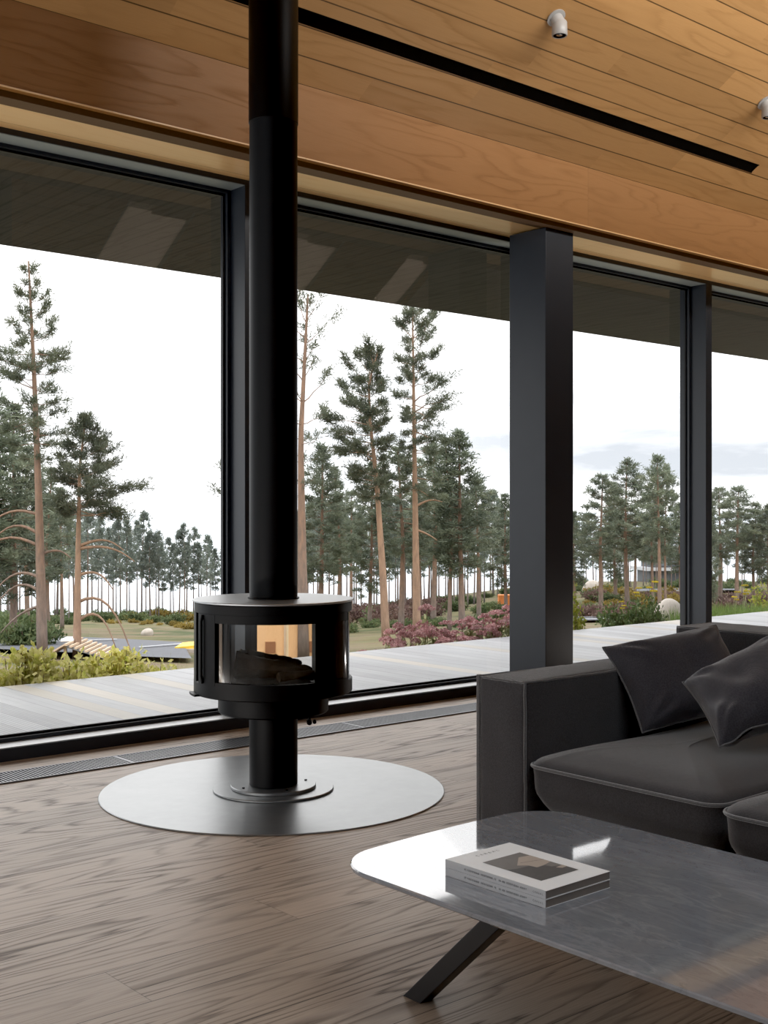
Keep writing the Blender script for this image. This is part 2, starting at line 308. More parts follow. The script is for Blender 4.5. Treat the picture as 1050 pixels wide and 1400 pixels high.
# ------------------------------------------------------------------ mesh helpers
class MB:
    def __init__(s): s.v = []; s.f = []; s.mi = []; s.cur = 0
    def add(s, vs, fs):
        o = len(s.v); s.v.extend([tuple(p) for p in vs]); s.f.extend([tuple(i+o for i in f) for f in fs]); s.mi.extend([s.cur]*len(fs)); return s
    def box(s, x0, x1, y0, y1, z0, z1):
        return s.add([(x0, y0, z0), (x1, y0, z0), (x1, y1, z0), (x0, y1, z0), (x0, y0, z1), (x1, y0, z1), (x1, y1, z1), (x0, y1, z1)],
                     [(0, 3, 2, 1), (4, 5, 6, 7), (0, 1, 5, 4), (1, 2, 6, 5), (2, 3, 7, 6), (3, 0, 4, 7)])
    def quad(s, a, b, c, d): return s.add([a, b, c, d], [(0, 1, 2, 3)])
    def prism(s, prof, axis, a0, a1):
        """extrude a 2D profile; axis 0: profile is (y,z); axis 1: (x,z); axis 2: (x,y)"""
        def p(q, a): return (a, q[0], q[1]) if axis == 0 else ((q[0], a, q[1]) if axis == 1 else (q[0], q[1], a))
        n = len(prof); vs = [p(q, a0) for q in prof]+[p(q, a1) for q in prof]
        fs = [tuple(range(n))[::-1], tuple(range(n, 2*n))]+[(i, (i+1) % n, n+(i+1) % n, n+i) for i in range(n)]
        return s.add(vs, fs)
    def lathe(s, prof, n=64, a0=0.0, a1=2*PI, c=(0, 0)):
        """prof: (r,z) list, revolve about z"""
        full = abs(a1-a0-2*PI) < 1e-6; m = n if full else n+1
        vs = []
        for i in range(m):
            a = a0+(a1-a0)*i/n
            for r, z in prof: vs.append((c[0]+r*math.cos(a), c[1]+r*math.sin(a), z))
        k = len(prof); fs = []
        for i in range(n):
            j = (i+1) % m
            for q in range(k-1): fs.append((i*k+q, j*k+q, j*k+q+1, i*k+q+1))
        return s.add(vs, fs)
    def cyl(s, r, z0, z1, n=64, c=(0, 0), bev=0.002):
        return s.lathe([(0, z0), (r-bev, z0), (r, z0+bev), (r, z1-bev), (r-bev, z1), (0, z1)], n, c=c)
    def arc(s, r0, r1, z0, z1, a0, a1, n=24):
        """solid curved panel"""
        s.lathe([(r0, z0), (r1, z0), (r1, z1), (r0, z1), (r0, z0)], n, a0, a1)
        for a, fl in ((a0, 0), (a1, 1)):
            c_, s_ = math.cos(a), math.sin(a)
            q = [(r0*c_, r0*s_, z0), (r1*c_, r1*s_, z0), (r1*c_, r1*s_, z1), (r0*c_, r0*s_, z1)]
            s.quad(*(q if fl else q[::-1]))
        return s
    def tube(s, pts, rad, n=8, closed=False, cap=True):
        pts = [Vector(p) for p in pts]; m = len(pts)
        if not hasattr(rad, '__len__'): rad = [rad]*m
        vs = []; prev = None
        for i in range(m):
            t = (pts[(i+1) % m]-pts[i-1]) if closed else (pts[min(i+1, m-1)]-pts[max(i-1, 0)])
            if t.length < 1e-9: t = Vector((0, 0, 1))
            t.normalize()
            if prev is None: prev = t.orthogonal().normalized()
            prev = (prev-t*prev.dot(t))
            if prev.length < 1e-6: prev = t.orthogonal()
            prev.normalize(); bn = t.cross(prev)
            for k in range(n):
                a = 2*PI*k/n; vs.append(pts[i]+(prev*math.cos(a)+bn*math.sin(a))*rad[i])
        fs = []
        for i in range(m if closed else m-1):
            j = (i+1) % m
            for k in range(n): fs.append((i*n+k, i*n+(k+1) % n, j*n+(k+1) % n, j*n+k))
        if cap and not closed: fs += [tuple(range(n))[::-1], tuple(range((m-1)*n, m*n))]
        return s.add(vs, fs)
    def build(s, name, mats, parent=None, smooth=True, bevel=0.0, auto=40):
        me = bpy.data.meshes.new(name); me.from_pydata(s.v, [], s.f)
        if not isinstance(mats, (list, tuple)): mats = [mats]
        for m in mats: me.materials.append(m)
        if len(mats) > 1: me.polygons.foreach_set('material_index', s.mi)
        me.validate(); me.update()
        if bevel:
            bm = bmesh.new(); bm.from_mesh(me); bmesh.ops.remove_doubles(bm, verts=bm.verts, dist=1e-5)
            ed = [e for e in bm.edges if len(e.link_faces) == 2 and e.calc_face_angle(0) > 0.5]
            bmesh.ops.bevel(bm, geom=ed, offset=bevel, segments=2, affect='EDGES', profile=0.5)
            bmesh.ops.recalc_face_normals(bm, faces=bm.faces); bm.to_mesh(me); bm.free()
        if smooth:
            me.polygons.foreach_set('use_smooth', [True]*len(me.polygons))
            try: me.set_sharp_from_angle(angle=math.radians(auto))
            except Exception: pass
        o = bpy.data.objects.new(name, me); C.objects.link(o)
        if parent is not None: o.parent = parent
        return o

def tag(o, label, cat, group=None, kind=None):
    o['label'] = label; o['category'] = cat
    if group: o['group'] = group
    if kind: o['kind'] = kind
    return o
def thing(name, label, cat, loc=(0, 0, 0), rz=0.0, group=None):
    o = bpy.data.objects.new(name, None); C.objects.link(o); o.location = loc; o.rotation_euler = (0, 0, rz)
    o.empty_display_size = 0.1
    return tag(o, label, cat, group)
def structure(o): o['kind'] = 'structure'; return o
def dup(root, loc, rz=0.0, sc=1.0, label=None, group=None):
    r = root.copy(); C.objects.link(r); r.location = loc; r.rotation_euler = (0, 0, rz)
    r.scale = sc if hasattr(sc, '__len__') else (sc, sc, sc)
    if label: r['label'] = label
    if group: r['group'] = group
    for ch in list(root.children):
        c = ch.copy(); C.objects.link(c); c.parent = r
        for g in list(ch.children):
            d = g.copy(); C.objects.link(d); d.parent = c
    return r
def place(root, loc, rz=0.0, sc=1.0):
    root.location = loc; root.rotation_euler = (0, 0, rz); root.scale = sc if hasattr(sc, '__len__') else (sc, sc, sc)

# ================================================================== ROOM SHELL
XL, XR, YG, YI = -3.0, 12.7, 5.54, 5.37          # left/right ends, glass plane, inner face of the frames
YB = -5.2                                        # back wall
SL = 0.65                                        # ceiling pitch
ZC = 3.35                                        # ceiling height at the fascia (y=4.9)
def cz(y): return ZC+(4.9-y)*SL if y >= 0 else ZC+4.9*SL+y*SL

structure(MB().box(XL, XR, YB, 5.40, -0.12, 0.0).build('floor', M['floor'], smooth=False))

# ceiling: front slope, back slope with openings for the roof windows
mb = MB(); T = 0.14
def slope_panel(x0, x1, y0, y1):
    prof = [(y0, cz(y0)), (y1, cz(y1)), (y1, cz(y1)+T), (y0, cz(y0)+T)]
    mb.prism(prof, 0, x0, x1)
slope_panel(XL-0.2, XR+0.2, 0.0, 5.05)
SKY = [(2.30, 3.30), (4.80, 5.80), (7.30, 8.30), (9.80, 10.80), (12.02, 12.62)]; SY0, SY1 = -3.75, -2.25
xs = [XL-0.2]+[x for p in SKY for x in p]+[XR+0.2]
slope_panel(XL-0.2, XR+0.2, SY1, 0.0); slope_panel(XL-0.2, XR+0.2, YB-0.1, SY0)
for i in range(0, len(xs), 2): slope_panel(xs[i], xs[i+1], SY0, SY1)
structure(mb.build('ceiling', M['ceil'], smooth=False))
structure(MB().box(XL-0.2, XR+0.2, YB-0.15, YB, -0.12, cz(YB)+0.1).build('wall_back', M['plaster'], smooth=False))
def gable(name, x0, x1):
    prof = [(YB, -0.12), (5.37, -0.12), (5.37, 3.0), (4.9, ZC+0.05), (0, cz(0)+0.05), (YB, cz(YB)+0.05)]
    structure(MB().prism(prof, 0, x0, x1).build(name, M['plaster'], smooth=False))
mb = MB(); mb.box(XL-0.15, XL, YB, -1.2, -0.12, 2.93)
mb.prism([(YB, 2.93), (5.37, 2.93), (5.37, 3.0), (4.9, ZC+0.05), (0, cz(0)+0.05), (YB, cz(YB)+0.05)], 0, XL-0.15, XL)
structure(mb.build('wall_left', M['plaster'], smooth=False))
mb = MB()
for (y0, y1, z0, z1) in ((-1.2, 5.5, -0.1, 0.06), (-1.2, 5.5, 2.87, 2.93), (-1.2, -1.12, 0.06, 2.87), (5.37, 5.5, 0.06, 2.87), (2.05, 2.13, 0.06, 2.87)): mb.box(XL-0.14, XL-0.01, y0, y1, z0, z1)
f = structure(mb.build('window_8', M['window_paint'], smooth=False))  # unseen glazing added to bring cool fill light in from the left
MB().quad((XL-0.07, -1.12, 0.06), (XL-0.07, 5.37, 0.06), (XL-0.07, 5.37, 2.87), (XL-0.07, -1.12, 2.87)).build('pane', M['glass'], f, False)
gable('wall_right', XR, XR+0.15)
for k, (a, b_) in enumerate(SKY):
    # roof window: white frame, pane, warm blind drawn below it
    fr = MB()
    for (x0, x1, y0, y1) in ((a, a+0.05, SY0, SY1), (b_-0.05, b_, SY0, SY1), (a+0.05, b_-0.05, SY0, SY0+0.05), (a+0.05, b_-0.05, SY1-0.05, SY1)):
        fr.prism([(y0, cz(y0)+0.05), (y1, cz(y1)+0.05), (y1, cz(y1)+0.2), (y0, cz(y0)+0.2)], 0, x0, x1)
    f = structure(fr.build('window_%d' % (k+9), M['white_metal'], smooth=False))
    y0, y1 = SY0+0.05, SY1-0.05
    MB().quad((a+.05, y0, cz(y0)+.16), (b_-.05, y0, cz(y0)+.16), (b_-.05, y1, cz(y1)+.16), (a+.05, y1, cz(y1)+.16)).build('pane', M['glass'], f, False)
    y1b = SY1-0.05
    MB().quad((a+.05, y0, cz(y0)+.07), (b_-.05, y0, cz(y0)+.07), (b_-.05, y1b-0.14, cz(y1b-0.14)+.07), (a+.05, y1b-0.14, cz(y1b-0.14)+.07)).build('blind', M['blind'], f, False)
    MB().prism([(y1b-0.14, cz(y1b-0.14)+.03), (y1b, cz(y1b)+.03), (y1b, cz(y1b)+.10), (y1b-.14, cz(y1b-.14)+.10)], 0, a+0.40, b_-0.05).build('blind_cassette', M['back_wood'], f, False)

# fascia board, lower board and soffit above the windows
mb = MB()
mb.box(XL, XR, 4.90, 4.95, 2.976, ZC+0.04); 
structure(mb.build('trim_1', M['fascia'], smooth=False, bevel=0.003))
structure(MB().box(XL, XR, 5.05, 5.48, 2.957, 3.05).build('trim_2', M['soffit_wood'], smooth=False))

structure(MB().box(XL, XR, 4.951, 5.049, 2.948, 3.30).build('trim_4', M['shaded_wood'], smooth=False))
structure(MB().box(XL, XR, 4.897, 4.903, 2.973, 2.979).build('edge_highlight', M['soffit_wood'], smooth=False))  # bright strip added as the highlight along the fascia's lower edge
# windows: six bays; mullions 8 cm wide, 17 cm deep inside
MUL = [-2.75, -0.64, 1.45, 3.63, 5.97, 7.90, 10.03, 12.25]            # left faces of the mullions
ZS, ZH = 0.06, 2.93
for i in range(7):
    x0, x1 = MUL[i], MUL[i+1]
    a, b_ = x0+0.08, x1
    w = MB()
    w.box(x0+0.04, x1+0.04, YI, YG+0.07, -0.10, ZS)                  # sill
    w.box(x0+0.04, x1+0.04, YI, YG+0.07, ZH, 3.02)                   # head
    w.box(x0+0.04, a, YI, YG+0.07, ZS, ZH); w.box(b_, x1+0.04, YI, YG+0.07, ZS, ZH)
    for (gx0, gx1, gz0, gz1) in ((a, a+0.022, ZS, ZH), (b_-0.022, b_, ZS, ZH), (a+0.022, b_-0.022, ZS, ZS+0.022), (a+0.022, b_-0.022, ZH-0.022, ZH)):
        w.box(gx0, gx1, YG-0.032, YG-0.008, gz0, gz1)                # glazing bead
    f = structure(w.build('window_%d' % (i+1), M['window_paint'], smooth=False, bevel=0.002))
    g = MB(); e = 0.034
    for (gx0, gx1, gz0, gz1) in ((a, a+e, ZS, ZH), (b_-e, b_, ZS, ZH), (a+e, b_-e, ZS, ZS+e), (a+e, b_-e, ZH-e, ZH)):
        g.box(gx0, gx1, YG-0.006, YG+0.01, gz0, gz1)
    g.build('gasket', M['gasket'], f, False)
    MB().box(a, b_, YI+0.012, YG-0.034, ZS, ZS+0.003).build('sill_cover', M['sill_pale'], f, False)
    MB().box(a, b_, YI+0.004, YG-0.034, ZH-0.003, ZH).build('head_cover', M['head_lit'], f, False)
    MB().quad((a, YG, ZS), (b_, YG, ZS), (b_, YG, ZH), (a, YG, ZH)).build('pane', M['glass'], f, False)
structure(MB().box(XL, MUL[0]+0.05, YI, YG+0.07, -0.1, 3.02).build('trim_3', M['window_paint'], smooth=False))

# eave outside
mb = MB(); mb.prism([(5.60, 2.99), (7.85, 2.982), (7.87, 3.14), (5.60, 3.32), (4.9, 3.6), (4.9, 3.50), (5.04, 3.32), (5.04, 3.06), (5.60, 3.06)], 0, XL-1, XR+3)
structure(mb.build('eave', M['eave_wood'], smooth=False))
# deck
structure(MB().box(XL-3, 22, 5.61, 8.03, -0.14, -0.05).build('deck', M['deck'], smooth=False))

# column
col = MB().box(-0.132, 0.132, -0.155, 0.155, 0, 2.948).build('column', M['column_paint'], smooth=False, bevel=0.004)
col.location = (5.766, 5.155, 0)
tag(col, 'square blue-black steel column standing between the sofa and the windows', 'column')

# air slot in the ceiling
def on_ceil(x, y, dz=0.0): return (x, y, cz(y)+dz)
sl = thing('ceiling_air_slot', 'long narrow black air slot running along the sloping wooden ceiling', 'vent', (0, 0, 0))
mb = MB(); mb.prism([(4.571, cz(4.571)-0.0015), (4.625, cz(4.625)-0.0015), (4.625, cz(4.625)+0.002), (4.571, cz(4.571)+0.002)], 0, 2.2, 7.35); mb.build('slot_opening', M['black'], sl, False)
mb = MB()
for y in (4.567, 4.625): mb.prism([(y, cz(y)-0.003), (y+0.004, cz(y+0.004)-0.003), (y+0.004, cz(y+0.004)+0.002), (y, cz(y)+0.002)], 0, 2.2, 7.354)
mb.build('slot_edge', M['black'], sl, False)

# ceiling spots
def spot(x, label):
    y = 4.215; t = thing('ceiling_spotlight', label, 'lamp', (x, y, cz(y)), 0, 'ceiling spotlights')
    th = math.atan(SL)
    r = MB().lathe([(0, 0.0), (0.050, 0.0), (0.052, -0.003), (0.052, -0.008), (0.042, -0.010), (0.0, -0.010)], 32).build('mounting_ring', M['white_metal'], t)
    r.rotation_euler = (-th, 0, 0)
    h = MB(); h.tube([(0, 0.0, 0.0), (0.003, -0.008, -0.022), (0.010, -0.014, -0.040)], [0.034, 0.037, 0.038], 20)
    h.lathe([(0, -0.022), (0.034, -0.022), (0.040, -0.030), (0.042, -0.098), (0.039, -0.102), (0.034, -0.100), (0.034, -0.096), (0, -0.096)], 32, c=(0.012, -0.016))
    h.build('lamp_housing', M['white_metal'], t)
    MB().lathe([(0.0, -0.0965), (0.034, -0.0965), (0.034, -0.1), (0.022, -0.0985), (0.0, -0.0985)], 32, c=(0.012, -0.016)).build('bezel', M['black'], t)
    MB().lathe([(0.0, -0.1005), (0.012, -0.1), (0.019, -0.0975)], 24, c=(0.010, -0.016)).build('lens', M['chrome'], t)
    return t
spot(4.83, 'small white ceiling spotlight nearer the middle, seen whole near the top edge')
spot(6.85, 'small white ceiling spotlight cut off by the right edge of the photo')

# floor grille along the glass
gr = thing('floor_grille', 'long slatted metal convector grille set in the floor along the windows', 'grille', (0, 0, 0))
GX0, GX1, GY0, GY1 = -1.0, 5.60, 4.935, 5.135
MB().box(GX0, GX1, GY0, GY1, 0.0004, 0.0012).build('trench', M['grille_pit'], gr, False)
mb = MB()
for i in range(int((GX1-GX0)/0.0165)): x = GX0+i*0.0165; mb.box(x, x+0.0068, GY0+0.008, GY1-0.008, 0.0014, 0.006)
mb.build('slat', M['grille_metal'], gr, False)
mb = MB(); mb.box(GX0, GX1, GY0-0.003, GY0+0.006, 0.0005, 0.007); mb.box(GX0, GX1, GY1-0.006, GY1+0.003, 0.0005, 0.007)
for x in (2.72, 4.1): mb.box(x, x+0.012, GY0, GY1, 0.001, 0.0065)
mb.build('rim', M['grille_metal'], gr, False)

# ================================================================== STOVE
SC = (2.909, 4.092); SANG = math.atan2(SC[1], SC[0])
hp = MB().cyl(0.715, 0.0, 0.006, 128, bev=0.0025).build('hearth_plate', M['plate'])
hp.location = (SC[0], SC[1], 0); tag(hp, 'large round grey steel floor plate lying under the black stove', 'hearth plate')
st = thing('wood_stove', 'black round pedestal wood stove with curved glass and tall flue pipe', 'stove', (SC[0], SC[1], 0.006), SANG-PI/2)
# local frame: -y towards the camera, x to the right
A = lambda x, r: -PI/2+math.asin(max(-1, min(1, x/r)))    # angle on the front for a given x
mb = MB().lathe([(0, 0), (0.250, 0), (0.252, 0.002), (0.252, 0.007), (0.250, 0.009), (0, 0.009)], 96); mb.build('floor_ring', M['plate'], st)
MB().lathe([(0, 0.009), (0.176, 0.009), (0.178, 0.011), (0.178, 0.020), (0.176, 0.022), (0, 0.022)], 96).build('base_disc', M['plate'], st)
for a in (0.35, 2.0, 3.7, 5.1): MB().cyl(0.006, 0.022, 0.026, 12, (0.145*math.cos(a), 0.145*math.sin(a)), 0.001).build('bolt', M['stove_metal'], st)
MB().cyl(0.101, 0.022, 0.335, 64).build('pedestal', M['stove_metal'], st)
MB().lathe([(0, 0.326), (0.224, 0.326), (0.230, 0.332), (0.230, 0.412), (0, 0.412)], 96).build('air_box', M['stove_metal'], st)
b_ = MB(); b_.tube([(0.145, -0.165, 0.326), (0.145, -0.165, 0.308)], 0.006, 12); b_.tube([(0.145, -0.180, 0.306), (0.145, -0.150, 0.306)], 0.011, 16); b_.tube([(0.166, -0.175, 0.307), (0.166, -0.155, 0.307)], 0.008, 16)
b_.build('damper_knob', M['stove_metal'], st)
MB().lathe([(0, 0.412), (0.326, 0.412), (0.330, 0.416), (0.330, 0.466), (0.326, 0.470), (0.29, 0.470), (0.29, 0.462), (0, 0.462)], 128).build('base_ring', M['stove_metal'], st)
mb = MB(); mb.arc(0.325, 0.348, 0.411, 0.419, PI+0.10, PI+0.42, 12); mb.build('air_lever', M['stove_metal'], st)
MB().lathe([(0, 0.748), (0.326, 0.748), (0.328, 0.750), (0.328, 0.786), (0.326, 0.788), (0, 0.788)], 128).build('top_ring', M['stove_metal'], st)
MB().lathe([(0, 0.789), (0.333, 0.789), (0.335, 0.791), (0.335, 0.796), (0.333, 0.798), (0, 0.798)], 128).build('top_plate', M['top_steel_sheen'], st)
MB().lathe([(0.318, 0.468), (0.318, 0.750)], 128).build('glass_drum', M['stove_glass'], st, auto=180)
# firebox: solid side cheeks, back posts, hood
for sgn in (-1, 1):
    ck = MB(); pts = []
    xi, ri = 0.168, 0.286
    a0 = math.acos(xi/ri)
    for k in range(17):
        a = -a0+2*a0*k/16; pts.append((sgn*ri*math.cos(a), ri*math.sin(a)))
    if sgn < 0: pts = pts[::-1]
    ck.prism(pts, 2, 0.463, 0.750); ck.build('firebox_cheek', M['stove_dark'] if sgn > 0 else M['firebrick'], st, False)
MB().prism([(-0.165, -0.27), (0.165, -0.27), (0.165, 0.25), (-0.165, 0.25)], 2, 0.716, 0.747).build('hood', M['stove_dark'], st, False)
d = MB(); d.arc(0.321, 0.330, 0.716, 0.750, A(-0.300, .33), A(0.302, .33), 48)                     # door top rail
d.arc(0.321, 0.330, 0.466, 0.480, A(-0.300, .33), A(0.302, .33), 48)
d.arc(0.319, 0.331, 0.466, 0.750, A(-0.302, .33), A(-0.232, .33), 12)                              # left stile
d.arc(0.300, 0.312, 0.466, 0.750, A(-0.232, .31), A(-0.172, .31), 12)
d.build('door_frame', M['stove_metal'], st)
MB().arc(0.318, 0.329, 0.466, 0.750, PI-0.02, PI+0.30, 12).build('side_stile', M['stove_metal'], st)
MB().arc(0.313, 0.317, 0.470, 0.745, A(-0.218, .32), A(-0.205, .32), 4).build('inner_seal', simple('bronze_seal', (0.16, 0.12, 0.09), 0.35, 0.6), st)
MB().arc(0.300, 0.316, 0.466, 0.750, -0.62, -0.46, 8).build('rear_post', M['stove_metal'], st)
mb = MB(); mb.tube([(-0.285, -0.172, 0.470), (-0.290, -0.176, 0.500), (-0.290, -0.176, 0.720), (-0.285, -0.172, 0.745)], 0.006, 10); mb.build('door_handle', M['stove_metal'], st)
MB().lathe([(0.100, 0.797), (0.108, 0.797), (0.108, 0.803), (0.101, 0.805), (0.1, 0.805)], 64).build('collar', M['stove_metal'], st)
MB().lathe([(0.1005, 0.797), (0.1005, 2.785), (0.1012, 2.787), (0.1012, 2.79)], 64).build('flue_pipe', M['stove_metal'], st)
MB().lathe([(0.1015, 2.782), (0.1035, 2.784), (0.1035, 3.93), (0.10, 3.935)], 64).build('upper_flue_pipe', M['stove_metal'], st)
MB().lathe([(0.104, 3.80), (0.17, 3.80), (0.17, 3.82), (0.104, 3.82)], 48).build('ceiling_rose', M['stove_metal'], st)

# logs and ash in the firebox (things of their own)
M['logbark'] = simple('log_bark', (0.10, 0.070, 0.048), 0.9, 0, 0.5, 25, bump=0.9, bscale=40)
M['ash'] = simple('ash', (0.12, 0.11, 0.10), 0.95, 0, 0.4, 30, bump=0.6, bscale=60)
def loc2w(x, y, z):
    c_, s_ = math.cos(SANG-PI/2), math.sin(SANG-PI/2)
    return (SC[0]+x*c_-y*s_, SC[1]+x*s_+y*c_, z)
def log(p0, p1, r0, r1, seed, label):
    rr = random.Random(seed); m_ = MB(); n, k = 22, 14
    P0, P1 = Vector(loc2w(*p0)), Vector(loc2w(*p1)); mid = (P0+P1)/2
    ax = (P1-P0).normalized(); e1 = ax.cross(Vector((0, 0, 1))).normalized(); e2 = ax.cross(e1)
    ph = [rr.uniform(0, 6) for _ in range(4)]
    vs = []
    for i in range(n+1):
        t = i/n; c_ = P0.lerp(P1, t)-mid; ra = r0+(r1-r0)*t
        for j in range(k):
            a = 2*PI*j/k
            q = ra*(1+0.16*math.sin(3*a+ph[0]+t*2)+0.08*math.sin(5*a+ph[1]+t*7)+rr.uniform(-.09, .09))
            vs.append(c_+(e1*math.cos(a)+e2*math.sin(a))*q)
    fs = [(i*k+j, i*k+(j+1) % k, (i+1)*k+(j+1) % k, (i+1)*k+j) for i in range(n) for j in range(k)]
    fs += [tuple(range(k))[::-1], tuple(range(n*k, (n+1)*k))]
    o = m_.add(vs, fs).build('firewood_log', M['logbark'], None, True, auto=30); o.location = mid
    tag(o, label, 'log', 'logs in the stove')
    return o
log((-0.155, -0.10, 0.536), (0.155, -0.05, 0.498), 0.052, 0.026, 1, 'big bark-covered log lying across the stove firebox in front')
log((-0.145, 0.05, 0.535), (0.115, 0.11, 0.500), 0.048, 0.028, 2, 'bark-covered log lying behind the big log in the stove')
log((0.02, -0.185, 0.494), (0.158, -0.105, 0.497), 0.019, 0.022, 3, 'short split log at the right front of the stove firebox')
def ash_bed():
    n = 26; vs = []; rr = random.Random(5)
    for i in range(n+1):
        for j in range(n+1):
            x = -0.15+0.30*i/n; y = -0.235+0.45*j/n
            z = 0.470+0.012*math.sin(x*24)*math.cos(y*19)**2+rr.uniform(0, 0.009)+0.012*max(0, 1-abs(y)/0.2)
            vs.append(Vector(loc2w(x, y, z)))
    c_ = Vector(loc2w(0, 0, 0.469)); fs = [(i*(n+1)+j, (i+1)*(n+1)+j, (i+1)*(n+1)+j+1, i*(n+1)+j+1) for i in range(n) for j in range(n)]
    o = MB().add([v-c_ for v in vs], fs).build('ash_bed', M['ash']); o.location = c_
    tag(o, 'uneven grey bed of ash and charred bits under the stove logs', 'ash', None, 'stuff')
ash_bed()

# ================================================================== SOFA
def vnoise(seed):
    rr = np.random.RandomState(seed); k = rr.normal(size=(10, 3)); ph = rr.uniform(0, 6.28, 10)
    def f(p, s): return float(np.mean(np.sin(k@np.array(p)*s+ph)))
    return f
def puff_box(x0, x1, y0, y1, z0, z1, name, mat, parent, bulge=0.012, rad=0.025, seg=14, seed=1):
    """soft upholstered box: subdivided, rounded edges, slightly bulging faces"""
    f = vnoise(seed); mbx = MB(); cx, cy, cz_ = (x0+x1)/2, (y0+y1)/2, (z0+z1)/2; h = ((x1-x0)/2, (y1-y0)/2, (z1-z0)/2)
    vs = []; fs = []; idx = {}
    def vert(p):
        key = tuple(round(q, 5) for q in p)
        if key in idx: return idx[key]
        q = [max(-h[i]+rad, min(h[i]-rad, p[i]*h[i])) for i in range(3)]
        dl = Vector([p[i]*h[i]-q[i] for i in range(3)])
        dl = dl.normalized()*rad if dl.length > 1e-9 else Vector((0, 0, 0))
        bl = [1-min(1, abs(p[i]))**2.5 for i in range(3)]
        r = Vector(q)+dl
        for i in range(3):
            if abs(abs(p[i])-1) < 1e-6:
                j, k = (i+1) % 3, (i+2) % 3
                r[i] += math.copysign(bulge*bl[j]*bl[k]+0.003*f(r, 14.0)*min(1, 4*bl[j]*bl[k]), p[i])
        vs.append((cx+r[0], cy+r[1], cz_+r[2])); idx[key] = len(vs)-1
        return idx[key]
    def params(n, hh):
        e = min(0.3, rad/hh); out = [-1, -1+e*0.3, -1+e*0.65, -1+e]+[-1+e+(2-2*e)*i/n for i in range(1, n)]+[1-e, 1-e*0.65, 1-e*0.3, 1]
        return out
    for ax in range(3):
        j, k = (ax+1) % 3, (ax+2) % 3; pj, pk = params(seg, h[j]), params(seg, h[k])
        for sg in (-1, 1):
            for a in range(len(pj)-1):
                for c_ in range(len(pk)-1):
                    q = []
                    for (uu, ww) in ((pj[a], pk[c_]), (pj[a+1], pk[c_]), (pj[a+1], pk[c_+1]), (pj[a], pk[c_+1])):
                        p = [0, 0, 0]; p[ax] = sg; p[j] = uu; p[k] = ww; q.append(vert(p))
                    fs.append(tuple(q) if sg > 0 else tuple(q[::-1]))
    mbx.add(vs, fs); return mbx.build(name, mat, parent, True, auto=80)

sofa = thing('sofa', 'low charcoal fabric sofa with boxy piped arm and thick loose seat cushions', 'sofa', (3.2, 1.8, 0))
def off(o): o.location = (-3.2, -1.8, 0); return o
SXF, SXB, SXE = 2.839, 3.935, 4.184            # seat front, front of the back, rear of the back
SYA, SYO = 2.607, 2.813                        # inner and outer side of the arm
ZARM, ZBACK = 0.619, 0.717
off(puff_box(SXF, 3.945, SYA, SYO, 0.02, ZARM, 'armrest', M['sofa'], sofa, 0.008, 0.016, 16, 3))
off(puff_box(SXB, SXE, 0.36, SYO, 0.02, ZBACK, 'backrest', M['sofa'], sofa, 0.010, 0.018, 18, 4))
off(MB().box(SXF+0.05, SXB, 0.41, SYA-0.005, 0.03, 0.19).build('base_frame', M['stove_dark'], sofa, False))
def pipe_loop(pts, name, r=0.0042, closed=True):
    return off(MB().tube(pts, r, 8, closed).build(name, M['piping'], sofa, True, auto=180))
def pl(*ps, n=14, wob=0.0013, seed=0):
    rr = random.Random(seed); out = []
    for a, b2 in zip(ps[:-1], ps[1:]):
        a, b2 = Vector(a), Vector(b2)
        for i in range(n): out.append(a.lerp(b2, i/n)+Vector((rr.uniform(-wob, wob), rr.uniform(-wob, wob), rr.uniform(-wob, wob))))
    out.append(Vector(ps[-1])); return out
ya, yb, zt, e = SYA, SYO, ZARM, 0.004
pipe_loop(pl((SXF+e, ya+e, 0.03), (SXF+e, ya+e, zt-e), (SXF+e, yb-e, zt-e), (SXF+e, yb-e, 0.03), seed=1), 'arm_piping', 0.0048, False)
pipe_loop(pl((SXF+e, ya+e, zt-e), (SXB, ya+e, zt-e), n=30, seed=2), 'arm_piping', 0.0045, False)
pipe_loop(pl((SXF+e, yb-e, zt-e), (SXB, yb-e, zt-e), n=30, seed=3), 'arm_piping', 0.0045, False)
off(MB().box(SXF-0.004, SXF+0.012, yb-0.004, yb+0.011, 0.03, zt+0.004).build('arm_flange', M['piping'], sofa, False, bevel=0.003))
xa, xb, zb = SXB, SXE, ZBACK
pipe_loop(pl((xa+e, yb-e, ZARM), (xa+e, yb-e, zb-e), (xb-e, yb-e, zb-e), (xb-e, yb-e, 0.03), seed=4), 'back_piping', 0.0045, False)
pipe_loop(pl((xa+e, yb-e, zb-e), (xa+e, 0.38, zb-e), n=50, seed=5), 'back_piping', 0.0045, False)
pipe_loop(pl((xb-e, yb-e, zb-e), (xb-e, 0.38, zb-e), n=50, seed=6), 'back_piping', 0.0045, False)

